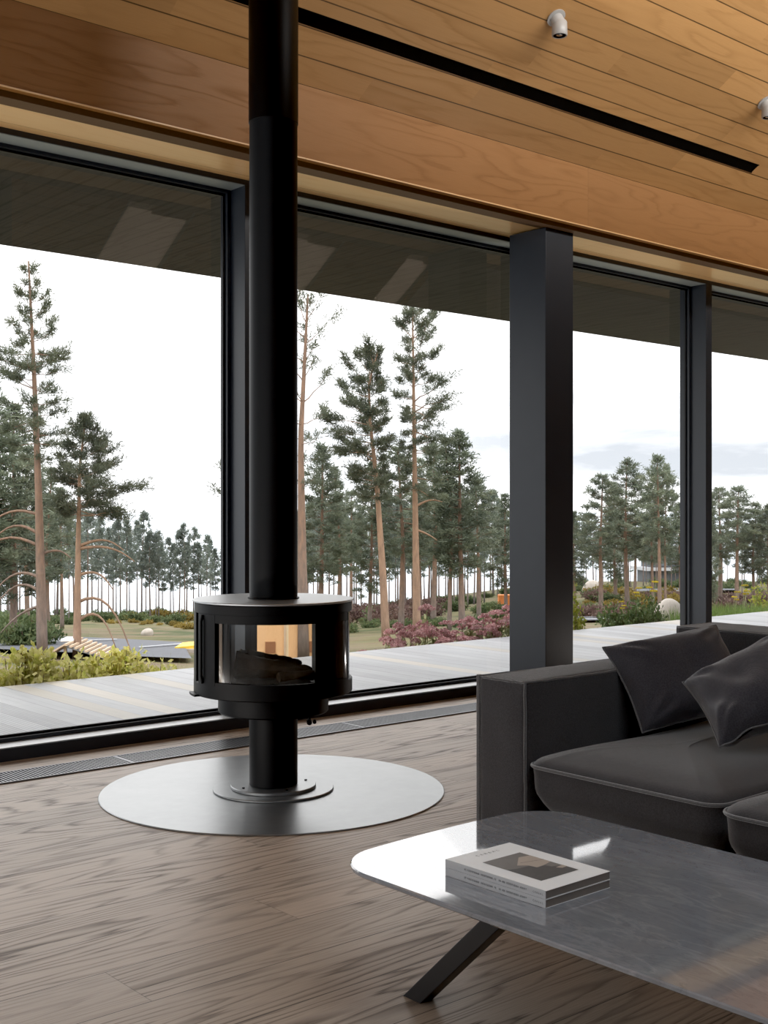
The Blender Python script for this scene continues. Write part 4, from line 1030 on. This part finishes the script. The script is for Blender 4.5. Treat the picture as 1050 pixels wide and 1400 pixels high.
# C: pine behind the flue pipe
d = 33.0; H = hgt(418, d, 402)
make_tree('pine_tree', 'tall sparse pine half hidden behind the flue pipe', 415, d, H, 0.17,
          [(0, 0), (0.6, px(-4, d)), (1, px(6, d))],
          [(0.48, px(20, d), px(20, d)), (0.60, px(40, d), px(42, d)), (0.72, px(50, d), px(56, d)), (0.86, px(50, d), px(50, d)), (0.95, px(40, d), px(36, d)), (1, px(14, d), px(14, d))], 103,
          dict(HERO, step=0.052, per=3, twigs=5, needles=8, el=[0.1, 0.6, 1.1]), M['needles'], M['bark'])
# D: leaning pine, crown to the left
d = 42.0; H = hgt(527, d, 478)
make_tree('pine_tree', 'slightly bent pine whose crown spreads left, near the flue pipe', 528, d, H, 0.165,
          [(0, 0), (0.25, px(-5, d)), (0.55, px(-13, d)), (0.75, px(-22, d)), (0.87, px(-24, d)), (0.95, px(-17, d)), (1, px(-10, d))],
          [(0.50, px(40, d), px(14, d)), (0.60, px(62, d), px(18, d)), (0.68, px(84, d), px(26, d)), (0.76, px(56, d), px(32, d)), (0.85, px(60, d), px(22, d)), (0.93, px(44, d), px(12, d)), (1, px(20, d), px(8, d))], 104,
          dict(HERO, step=0.030, per=5, nl=0.17, nw=0.027, **{'in': 0.5}), M['needles'], M['bark_orange'])
# E: straight tall pine
d = 44.0; H = hgt(568, d, 424)
make_tree('pine_tree', 'tallest straight pine left of the column, orange trunk', 570, d, H, 0.17,
          [(0, 0), (0.5, px(-3, d)), (1, px(-6, d))],
          [(0.46, px(20, d), px(40, d)), (0.55, px(22, d), px(48, d)), (0.64, px(26, d), px(50, d)), (0.72, px(30, d), px(88, d)), (0.78, px(26, d), px(30, d)), (0.86, px(26, d), px(76, d)), (0.93, px(38, d), px(58, d)), (0.97, px(30, d), px(20, d)), (1, px(5, d), px(5, d))], 105,
          dict(HERO, step=0.030, per=4, nl=0.16, nw=0.026, needles=10, **{'in': 0.45}), M['needles'], M['bark_orange'],
          dead=[(0.40, 1.0, 0.3, 0.1), (0.33, 0.8, -0.1, 0.3)])
# F: young pine tip left of the first mullion
d = 36.0; H = hgt(330, d, 560)
make_tree('pine_tree', 'pine mostly hidden behind the left mullion, branch tips peeping out', 335, d, H, 0.12,
          [(0, 0), (1, 0)], [(0.35, px(30, d), px(20, d)), (0.6, px(40, d), px(26, d)), (0.85, px(28, d), px(20, d)), (1, px(5, d), px(5, d))], 106,
          dict(HERO, step=0.045, per=4, twigs=4), M['needles'], M['bark'])

# middle-distance pines: prototypes, then copies
MIDC = dict(per=5, step=0.036, twigs=5.0, tufts=3, needles=8, nl=0.25, nw=0.050, sides=7, minbranch=0.6)
FARC = dict(per=5, step=0.055, twigs=2.6, tufts=2, needles=8, nl=0.42, nw=0.12, sides=6, minbranch=9)
def protos(n, H, cfg, leafm, barkm, kinds, seed):
    out = []
    for i in range(n):
        rs = random.Random(seed+i); w, base, rr = kinds[i % len(kinds)]
        sp = lambda k: (w*k*rs.uniform(.75, 1.2), w*k*rs.uniform(.75, 1.2))
        prof = [(base, *sp(0.6)), (base+(1-base)*0.25, *sp(1.0)), (base+(1-base)*0.5, *sp(0.85)), (base+(1-base)*0.72, *sp(0.62)), (base+(1-base)*0.88, *sp(0.36)), (1, 0.1, 0.1)]
        path = [(0, 0), (0.5, rs.uniform(-.15, .15)), (1, rs.uniform(-.3, .3))]
        out.append(make_tree('pine_tree', 'x', None, 0, H, rr, path, prof, seed+i*7, cfg, leafm, barkm))
    return out
MID = protos(6, 12.0, MIDC, M['needles_mid_haze'], M['bark'], [(1.5, 0.30, 0.15), (1.7, 0.40, 0.15), (1.3, 0.35, 0.14), (1.9, 0.45, 0.16), (1.5, 0.22, 0.14), (1.7, 0.52, 0.15)], 300)
FARB = protos(6, 12.0, FARC, M['needles_far_haze'], M['bark_far'], [(1.7, 0.42, 0.14), (1.5, 0.50, 0.12), (1.9, 0.46, 0.14), (1.4, 0.36, 0.12), (1.6, 0.55, 0.12), (1.3, 0.45, 0.11)], 500)
used = set()
def put(plist, i, u, d, vtop, label, group=None, wide=1.0, rz=None):
    H = hgt(u, d, vtop); k = H/12.0; loc = gpt(u, d, -0.1)
    rz = R.uniform(0, 6.28) if rz is None else rz
    sc = (k*wide, k*wide, k)
    key = (id(plist), i)
    if key in used: o = dup(plist[i], loc, rz, sc, label)
    else: used.add(key); o = plist[i]; place(o, loc, rz, sc); o['label'] = label
    if group: o['group'] = group
    elif 'group' in o.keys(): del o['group']
    return o
midlist = [  # (proto, u, d, vtop, width, label)
    (4, 18, 42, 555, 1.2, 'dense dark pine at the left edge behind the tallest pine'),
    (0, -12, 40, 520, 1.3, 'dense pine cut by the left edge of the photo'),
    (2, 66, 50, 640, 1.1, 'dark pine just right of the tallest left pine'),
    (1, 38, 55, 610, 1.0, 'slender pine behind the left-edge pines'),
    (5, 85, 60, 668, 1.0, 'dark pine between the two big left pines'),
    (0, 438, 52, 610, 1.15, 'green pine right beside the flue pipe'),
    (2, 462, 60, 640, 1.0, 'narrow pine right of the flue pipe behind the bent pine'),
    (4, 505, 62, 632, 1.0, 'bushy pine behind the bent pine trunk'),
    (3, 548, 52, 612, 1.15, 'dark dense pine just left of the tall straight pine'),
    (1, 592, 60, 605, 1.1, 'full pine just right of the tall straight pine'),
    (2, 614, 50, 600, 0.9, 'slim pine midway between tall straight pine and column'),
    (0, 632, 50, 590, 1.2, 'pointed pine whose top leads the group left of the column'),
    (5, 655, 64, 655, 1.2, 'broad pine nearer the column on its left'),
    (4, 692, 72, 676, 1.2, 'small pine touching the column on its left'),
    (1, 575, 70, 660, 1.2, 'broad shaded pine behind the tall straight trunk'),
    (5, 480, 75, 672, 1.1, 'shaded pine behind the stove top at its right'),
    (3, 822, 66, 650, 1.15, 'left pine of the clump right of the column'),
    (1, 858, 72, 628, 1.2, 'tallest dark pine of the clump right of the column'),
    (5, 902, 62, 624, 0.95, 'pale pine with orange trunks left of the right mullion'),
    (2, 893, 70, 640, 0.9, 'thin pine just left of the pale orange-trunked pine'),
    (0, 931, 84, 688, 1.2, 'low pine touching the right mullion on its left'),
    (4, 842, 78, 660, 1.2, 'bushy pine in the middle of the clump right of column'),
    (0, 786, 70, 700, 1.1, 'pine touching the column on its right'),
    (1, 868, 90, 690, 1.3, 'shaded pine at the back of the clump right of the column'),
    (3, 984, 74, 668, 1.3, 'dark pine touching the right mullion on its right'),
    (5, 1007, 70, 666, 1.35, 'broad pine in the rightmost window'),
    (2, 1031, 72, 688, 1.25, 'pine second from the right edge of the photo'),
    (0, 1052, 70, 690, 1.3, 'pine cut by the right edge of the photo'),
    (4, 968, 40, 650, 0.6, 'thin pine hidden behind the right mullion')]
for i, (k, u, d, vt, w, lab) in enumerate(midlist): put(MID, k, u, d, vt, lab, None, w*1.28)
# extra orange trunk of the double pine
put(MID, 3, 910, 63, 640, 'second orange-trunked pine standing against the pale pine', None, 0.8)

def forest(u0, u1, n, d0, d1, top, label, group, plist=None, wide=1.0):
    plist = plist or FARB
    for k in range(n):
        u = u0+(u1-u0)*(k+R.uniform(0.05, 0.95))/n; d = R.uniform(d0, d1)
        put(plist, R.randrange(len(plist)), u, d, top(u)+R.uniform(-12, 26), label, group, R.uniform(0.75, 1.1)*wide)
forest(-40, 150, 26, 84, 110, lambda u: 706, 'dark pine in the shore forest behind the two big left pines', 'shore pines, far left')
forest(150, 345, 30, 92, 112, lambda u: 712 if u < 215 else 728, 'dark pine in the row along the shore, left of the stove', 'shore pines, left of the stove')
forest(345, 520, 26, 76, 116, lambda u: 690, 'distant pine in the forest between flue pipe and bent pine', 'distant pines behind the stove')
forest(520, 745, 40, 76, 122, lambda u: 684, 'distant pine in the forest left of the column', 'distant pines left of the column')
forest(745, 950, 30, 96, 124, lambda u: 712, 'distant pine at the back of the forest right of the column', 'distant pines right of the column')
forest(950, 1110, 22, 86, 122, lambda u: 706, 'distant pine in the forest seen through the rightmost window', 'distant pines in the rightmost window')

# --- bushes
def bush_proto(name, label, cat, rad, h, nleaf, L, W, mat, seed, stems=8, stemmat=None, up=0.3, low=0.15):
    rs = np.random.RandomState(seed); root = thing(name, label, cat)
    m_ = MB(); tips = []
    for k in range(stems):
        a = rs.uniform(0, 6.28); rr = rad*math.sqrt(rs.uniform(0, 1)); hh = h*rs.uniform(0.6, 1.0)*(1-0.35*(rr/rad)**2)
        p = [(0.25*rr*math.cos(a), 0.25*rr*math.sin(a), -0.05), (0.7*rr*math.cos(a), 0.7*rr*math.sin(a), hh*0.5), (rr*math.cos(a), rr*math.sin(a), hh)]
        m_.tube(p, [0.012*rad/0.4, 0.008*rad/0.4, 0.003*rad/0.4], 5, cap=False); tips.append(p)
    m_.build('stem', stemmat or M['twig'], root, True, auto=180)
    tp = np.array(tips); i = rs.randint(0, stems, nleaf); s_ = rs.uniform(low, 1.0, nleaf)[:, None]**0.7
    p0, p1, p2 = tp[i, 0], tp[i, 1], tp[i, 2]
    c_ = np.where(s_ < 0.5, p0+(p1-p0)*s_*2, p1+(p2-p1)*(s_*2-1))+rs.normal(size=(nleaf, 3))*rad*np.array([.16, .16, .06])
    c_[:, 2] = np.maximum(c_[:, 2], 0.0)
    d_ = rnd_dirs(rs, nleaf, up); pp = unit(np.cross(d_, rs.normal(size=d_.shape)))
    vs, fs = quads_mesh(c_, d_, pp, L*rs.uniform(.6, 1.3, nleaf), W*rs.uniform(.7, 1.2, nleaf))
    np_obj('foliage', vs, fs, mat, root); return root
def scatter(proto, spots, label, group=None, first=True):
    for k, (loc, rz, sc) in enumerate(spots):
        lab = label[k] if isinstance(label, (list, tuple)) else label
        if k == 0: place(proto, loc, rz, sc); o = proto; o['label'] = lab
        else: o = dup(proto, loc, rz, sc, lab)
        if group: o['group'] = group
# golden hedge along the deck edge at left
hp1 = bush_proto('golden_shrub', 'x', 'shrub', 0.34, 0.90, 3400, 0.062, 0.036, M['gold_leaf'], 61, 44, None, 0.3, 0.5)
hp2 = bush_proto('golden_shrub', 'x', 'shrub', 0.34, 0.90, 3400, 0.058, 0.036, M['gold_leaf'], 62, 44, None, 0.3, 0.5)
spots = [(2.55, 8.42, 1.02), (2.98, 8.40, 1.04), (3.38, 8.44, 1.02), (3.75, 8.38, 1.08), (4.12, 8.42, 1.04), (4.48, 8.40, 1.03), (4.80, 8.44, 0.98)]
hl = ['yellow-green leafy shrub by the deck, leftmost and cut by the photo edge', 'yellow-green leafy shrub by the deck, second from the left edge', 'yellow-green leafy shrub in front of the tallest left pine', 'tallest golden shrub by the deck, in front of the timber shelter', 'golden shrub in front of the short pine trunk', 'golden shrub by the deck, second from the right end of the row', 'golden shrub at the right end of the row by the road']
for k, (x, y, s_) in enumerate(spots):
    pr = (hp1, hp2)[k % 2]; loc = (x, y, tz(x, y)-0.02)
    if k < 2: place(pr, loc, k*1.3, s_); o = pr
    else: o = dup(pr, loc, k*1.3, s_)
    o['label'] = hl[k]; o['group'] = 'golden shrubs along the deck'

def grass_patch(name, pts_fn, n, L, W, mat, seed, parent=None, arch=0.6):
    rs = np.random.RandomState(seed); P = pts_fn(rs, n); vs = []; fs = []
    a = rs.uniform(0, 6.28, n); ln = L*rs.uniform(.6, 1.2, n); lean = rs.uniform(0.1, arch, n)
    dx = np.stack([np.cos(a), np.sin(a), np.zeros(n)], 1); sd = np.stack([-np.sin(a), np.cos(a), np.zeros(n)], 1)*W*0.5
    up = np.array([0, 0, 1.0])
    V = []
    for t, wk in ((0, 1), (0.4, 0.9), (0.75, 0.6), (1.0, 0.08)):
        z = ln*(t-0.35*lean*t*t); o_ = ln*lean*t*t
        p = P+dx*o_[:, None]+up*z[:, None]; V += [p-sd*wk, p+sd*wk]
    V = np.stack(V, 1).reshape(-1, 3); i = np.arange(n)[:, None]*8
    F = np.concatenate([np.concatenate([i+2*k, i+2*k+1, i+2*k+3, i+2*k+2], 1) for k in range(3)], 0)
    return np_obj(name, V, F, mat, parent)
gx, gy, _ = at_d(228, 912, 10.4)
o = grass_patch('ornamental_grass', lambda rs, n: np.stack([rs.normal(size=n)*0.05, rs.normal(size=n)*0.05, np.zeros(n)], 1), 420, 0.80, 0.008, M['grass_pale'], 71, None, 1.4)
o.location = (gx, gy, tz(gx, gy)-0.02); tag(o, 'arching pale green grass tuft between the yellow shrubs and the stove', 'grass')
# meadow grass on the right, beyond the deck: uncountable
def meadow(rs, n):
    out = np.zeros((n, 3))
    for k in range(n):
        u = rs.uniform(915, 1100); x, y = polar(u, 1.0); yy = rs.uniform(8.12, 9.3); s_ = yy/y
        out[k] = (x*s_, yy, tz(x*s_, yy)-0.02)
    return out
tag(grass_patch('meadow_grass', meadow, 7000, 0.44, 0.012, M['grass'], 72), 'bright green long grass growing past the deck at the right', 'grass', None, 'stuff')

# sedum plants with pink flower heads
def sedum(seed):
    rs = np.random.RandomState(seed); root = thing('sedum_plant', 'x', 'flower')
    st_ = MB(); lc = []; heads = []
    for k in range(7):
        a = rs.uniform(0, 6.28); rr = 0.15*math.sqrt(rs.uniform(0.05, 1)); hh = rs.uniform(0.46, 0.66)
        p0 = np.array([0.3*rr*math.cos(a), 0.3*rr*math.sin(a), -0.05]); p1 = np.array([rr*math.cos(a), rr*math.sin(a), hh])
        st_.tube([p0, (p0+p1)/2+np.array([0, 0, 0.03]), p1], [0.007, 0.006, 0.004], 5, cap=False)
        for j in range(26): t = rs.uniform(0.2, 0.92); lc.append(p0+(p1-p0)*t)
        heads.append(p1)
    st_.build('stem', M['sedum_leaf'], root, True, auto=180)
    lc = np.array(lc); dr = rnd_dirs(rs, len(lc), 0.35); pp = unit(np.cross(dr, rs.normal(size=dr.shape)))
    vs, fs = quads_mesh(lc, dr, pp, 0.075*rs.uniform(.6, 1.2, len(lc)), 0.034); np_obj('foliage', vs, fs, M['sedum_leaf'], root)
    for p in heads:
        n_ = 150; r_ = 0.066*rs.uniform(.75, 1.25); q = rs.uniform(0, 1, n_)**0.5*r_; a = rs.uniform(0, 6.28, n_)
        c_ = np.stack([q*np.cos(a), q*np.sin(a), 0.026*(1-(q/r_)**2)+rs.uniform(-.010, .006, n_)], 1)+p
        d_ = rnd_dirs(rs, n_, 0.9); pp = unit(np.cross(d_, rs.normal(size=d_.shape)))
        vs, fs = quads_mesh(c_, d_, pp, 0.019, 0.015); np_obj('flower_head', vs, fs, M['sedum'], root)
    return root
seds = [sedum(80+i) for i in range(4)]
sp = [(505, 8.28, 0.84), (524, 8.40, 0.92), (538, 8.26, 0.86), (545, 8.62, 1.00), (560, 8.36, 0.92), (575, 8.70, 1.12), (585, 8.30, 0.92), (600, 8.60, 1.14), (612, 8.32, 0.96), (625, 8.60, 1.12), (637, 8.30, 1.0), (650, 8.55, 1.16), (662, 8.28, 1.0), (672, 8.52, 1.14), (684, 8.28, 1.04), (697, 8.45, 1.14), (712, 8.30, 1.1), (725, 8.5, 1.1)]
for k, (u, y, s_) in enumerate(sp):
    x1, y1 = polar(u, 1.0); x = x1/y1*y; pr = seds[k % 4]; loc = (x, y, tz(x, y)-0.02); zs = s_*(1.32 if u < 580 else 0.98)
    if k < 4: place(pr, loc, k*2.1, (s_, s_, zs)); o = pr
    else: o = dup(pr, loc, k*2.1, (s_, s_, zs))
    o['label'] = 'pink-headed sedum plant in the flower bed between stove and column'; o['group'] = 'sedums along the deck'
# plants right of the column
def by_deck(u, y): x1, y1 = polar(u, 1.0); x = x1/y1*y; return (x, y, tz(x, y)-0.02)
p = bush_proto('young_shrub', 'x', 'shrub', 0.20, 1.0, 520, 0.062, 0.032, M['lime_leaf'], 65, 10)
scatter(p, [(by_deck(790, 8.3), 0, (0.6, 0.6, 0.92))], ['slim yellow-green shrub touching the right side of the column'])
p = bush_proto('golden_bush', 'x', 'shrub', 0.40, 1.25, 900, 0.075, 0.036, M['lime_leaf'], 66, 14)
scatter(p, [(by_deck(1040, 9.6), 0, 0.72), (by_deck(1068, 9.8), 2, 0.72)], ['yellow-leaved bush at the right edge above the green grass', 'yellow-leaved bush just past the right edge'])
p = bush_proto('low_juniper', 'x', 'shrub', 0.42, 0.68, 1500, 0.075, 0.030, M['juniper'], 67, 16, None, 0.6)
scatter(p, [(by_deck(850, 8.45), 0, (0.7, 0.7, 0.84)), (by_deck(868, 8.5), 2, (0.7, 0.7, 0.90)), (by_deck(882, 8.55), 4, (0.5, 0.5, 0.92))],
        ['low dark green juniper by the deck, farthest from the boulder', 'low green juniper in the middle of the three by the deck', 'low green juniper growing against the left of the boulder'])
def yarrow(seed):
    rs = np.random.RandomState(seed); root = thing('yarrow_plant', 'x', 'flower'); m_ = MB(); hd = []
    for k in range(3):
        a = rs.uniform(0, 6.28); p1 = np.array([0.12*math.cos(a), 0.12*math.sin(a), 1.0*rs.uniform(.85, 1.1)])
        m_.tube([(0, 0, -0.05), p1*np.array([.4, .4, .5]), p1], 0.005, 5); hd.append(p1)
    m_.build('stem', M['sedum_leaf'], root, True, auto=180)
    for p1 in hd:
        n_ = 90; q = rs.uniform(0, 1, n_)**.5*0.06; a = rs.uniform(0, 6.28, n_)
        c_ = np.stack([q*np.cos(a), q*np.sin(a), rs.uniform(-.012, .008, n_)], 1)+p1; d_ = rnd_dirs(rs, n_, 1.2); pp = unit(np.cross(d_, rs.normal(size=d_.shape)))
        vs, fs = quads_mesh(c_, d_, pp, 0.022, 0.020); np_obj('flower_head', vs, fs, M['yarrow'], root)
    return root
p = yarrow(91)
scatter(p, [(by_deck(857, 8.9), 0, 0.50), (by_deck(879, 9.2), 1, 0.62), (by_deck(893, 10.2), 2, 0.80), (by_deck(1000, 9.5), 3, 0.66), (by_deck(1012, 9.2), 4, 0.72)],
        ['yellow yarrow above the junipers, leftmost of its group', 'yellow yarrow above the junipers, second from the left', 'taller yellow yarrow rising left of the boulder', 'yellow yarrow in the rightmost window, nearest the mullion', 'yellow yarrow in the rightmost window, nearer the yellow bush'])
# wild bushes on the slope
wb = bush_proto('wild_bush', 'x', 'bush', 1.3, 1.1, 1500, 0.22, 0.09, M['wild'], 68, 12)
wr = bush_proto('heather_bush', 'x', 'bush', 1.3, 1.1, 1000, 0.24, 0.09, M['wild_red'], 69, 14)
wg = bush_proto('autumn_bush', 'x', 'bush', 1.3, 1.3, 1000, 0.26, 0.13, M['wild_gold'], 70, 12)
def wild(pr, lst, label, group):
    S = []
    for (u0, u1, n_, d0, d1, s_) in lst:
        for k in range(n_):
            u = u0+(u1-u0)*(k+R.uniform(0, 1))/n_; d = R.uniform(d0, d1); S.append((gpt(u, d, -0.1), R.uniform(0, 6), s_*R.uniform(.7, 1.3)))
    scatter(pr, S, label, group)
wild(wb, [(-30, 340, 44, 70, 112, 0.6), (-30, 60, 7, 39, 50, 0.8)], 'green wild bush on the slope seen through the left window', 'green bushes, left')
wb2 = dup(wb, (0, 0, 0)); 
wild(wb2, [(430, 700, 26, 60, 106, 0.6), (440, 690, 14, 50, 64, 0.38)], 'green wild bush on the forest floor between stove and column', 'green bushes, middle')
wb3 = dup(wb, (0, 0, 0))
wild(wb3, [(770, 1070, 44, 66, 116, 0.6)], 'green wild bush on the slope right of the column', 'green bushes, right')
wild(wr, [(470, 600, 12, 62, 84, 0.9)], 'reddish brown bush on the bank between stove and column', 'reddish bushes, middle')
wr2 = dup(wr, (0, 0, 0))
wild(wr2, [(790, 1060, 18, 62, 80, 0.75)], 'reddish brown bush on the slope right of the column', 'reddish bushes, right')
wild(wg, [(170, 300, 8, 80, 104, 0.5), (150, 300, 12, 60, 78, 0.3)], 'yellow-brown autumn bush beyond the road left of the stove', 'autumn bushes, left')
wg2 = dup(wg, (0, 0, 0))
wild(wg2, [(800, 960, 12, 70, 90, 0.6)], 'yellow-brown autumn bush on the slope right of the column', 'autumn bushes, right')

# ================================================================== LIGHT
w = bpy.data.worlds.new('sky'); bpy.context.scene.world = w; w.use_nodes = True; nt = w.node_tree; nt.nodes.clear(); b = NB(nt)
gen = b.n('ShaderNodeTexCoord').outputs['Generated']; s = b.sep(gen)
el = s[2]
cl = b.noise(b.mapping(gen, (2.2, 2.2, 11.0), (0, 0, 0.4), (0.3, 0.1, 0.0)), 1.7, 6, 0.58, 0.3)
band = b.ramp(el, [(0.0, (0.35,)*3), (0.03, (0.9,)*3), (0.11, (1,)*3), (0.17, (0.25,)*3), (0.3, (0.3,)*3)])
side = b.math('MULTIPLY', b.math('ADD', b.math('MULTIPLY', s[0], 1.25), b.math('MULTIPLY', s[1], -0.75)), 1.0)   # more cloud towards the right
side = b.ramp(b.math('ADD', b.math('MULTIPLY', side, 0.5), 0.5), [(0.40, (0.55,)*3), (0.62, (0.7,)*3), (0.72, (1,)*3)])
cf = b.math('MULTIPLY', b.math('MULTIPLY', b.ramp(cl, [(0.36, (0,)*3), (0.62, (1,)*3)]), band), side)
white = b.ramp(el, [(0.0, (1.04, 1.05, 1.06)), (0.05, (1.14, 1.14, 1.14)), (0.25, (1.20, 1.20, 1.20))])
skyc = b.mix(cf, white, (0.46, 0.495, 0.54, 1))
gain = b.ramp(el, [(0.0, (0.55,)*3), (0.24, (0.58,)*3), (0.5, (0.85,)*3), (1.0, (1.0,)*3)])
gain = b.math('MULTIPLY', gain, 3.1)
low = b.math('GREATER_THAN', el, -0.002)
skyc = b.mix(1.0, skyc, b.comb(gain, gain, gain), 'MULTIPLY')
skyc = b.mix(low, (0.25, 0.27, 0.28, 1), skyc)
bg = b.n('ShaderNodeBackground'); b.link(skyc, bg.inputs[0]); bg.inputs[1].default_value = 1.0
o_ = b.n('ShaderNodeOutputWorld'); b.link(bg.outputs[0], o_.inputs[0])
# daylight through thin cloud, from over the water
sun = bpy.data.lights.new('sun_behind_cloud', 'SUN'); sun.energy = 0.35; sun.angle = math.radians(50); sun.color = (1.0, 0.97, 0.93)
so = bpy.data.objects.new('sun_behind_cloud', sun); C.objects.link(so)
dirv = Vector((-(FW[0]*0.95+RT[0]*-0.30), -(FW[1]*0.95+RT[1]*-0.30), -0.62)); so.rotation_euler = dirv.to_track_quat('-Z', 'Y').to_euler()
# unseen fill lights added to brighten the room, no fixtures modelled
def area(name, loc, tgt, sx, sy, e_, col):
    l = bpy.data.lights.new(name, 'AREA'); l.shape = 'RECTANGLE'; l.size = sx; l.size_y = sy; l.energy = e_; l.color = col
    o = bpy.data.objects.new(name, l); C.objects.link(o); o.location = loc
    o.rotation_euler = (Vector(tgt)-Vector(loc)).to_track_quat('-Z', 'Y').to_euler(); return o
l_ = area('ceiling_fill', (7.6, 2.4, 4.15), (7.6, 3.4, 4.15), 8.4, 0.25, 76, (1.0, 0.97, 0.93)); l_.data.spread = math.radians(105)  # added out of view to brighten the sloping ceiling

l_ = area('table_fill', (2.3, 0.9, 3.1), (2.5, 1.5, 0.3), 1.6, 1.6, 15, (0.84, 0.93, 1.0)); l_.data.spread = math.radians(120)  # added cool fill above table and sofa, out of view
# added fill lights near the floor: left of the view and behind the sofa
area('low_fill', (0.2, 4.75, 0.06), (0.9, 5.05, 2.0), 3.0, 0.12, 42, (1.0, 0.95, 0.90))
area('low_fill', (7.0, 4.80, 0.06), (7.0, 5.05, 2.0), 0.34, 0.15, 20, (1.0, 0.95, 0.90))

cam = bpy.data.cameras.new('camera'); co = bpy.data.objects.new('camera', cam); C.objects.link(co)
co.location = (0, 0, H0); co.rotation_euler = (PI/2, 0, -YAW)
cam.sensor_fit = 'HORIZONTAL'; cam.sensor_width = 36.0; cam.lens = 36.0*FPX/1050.0; cam.clip_start = 0.05; cam.clip_end = 60000
sc = bpy.context.scene; sc.camera = co
sc.view_settings.view_transform = 'Standard'; sc.view_settings.look = 'None'; sc.view_settings.exposure = 0.0; sc.view_settings.gamma = 1.0
sc.view_settings.use_curve_mapping = True; sc.view_settings.curve_mapping.black_level = (0.004, 0.004, 0.004)
cy = sc.cycles
cy.max_bounces = 8; cy.diffuse_bounces = 5; cy.glossy_bounces = 4; cy.transparent_max_bounces = 16; cy.caustics_reflective = False; cy.caustics_refractive = False
cy.sample_clamp_indirect = 6.0
try: cy.use_denoising = True; cy.denoiser = 'OPENIMAGEDENOISE'
except Exception: pass
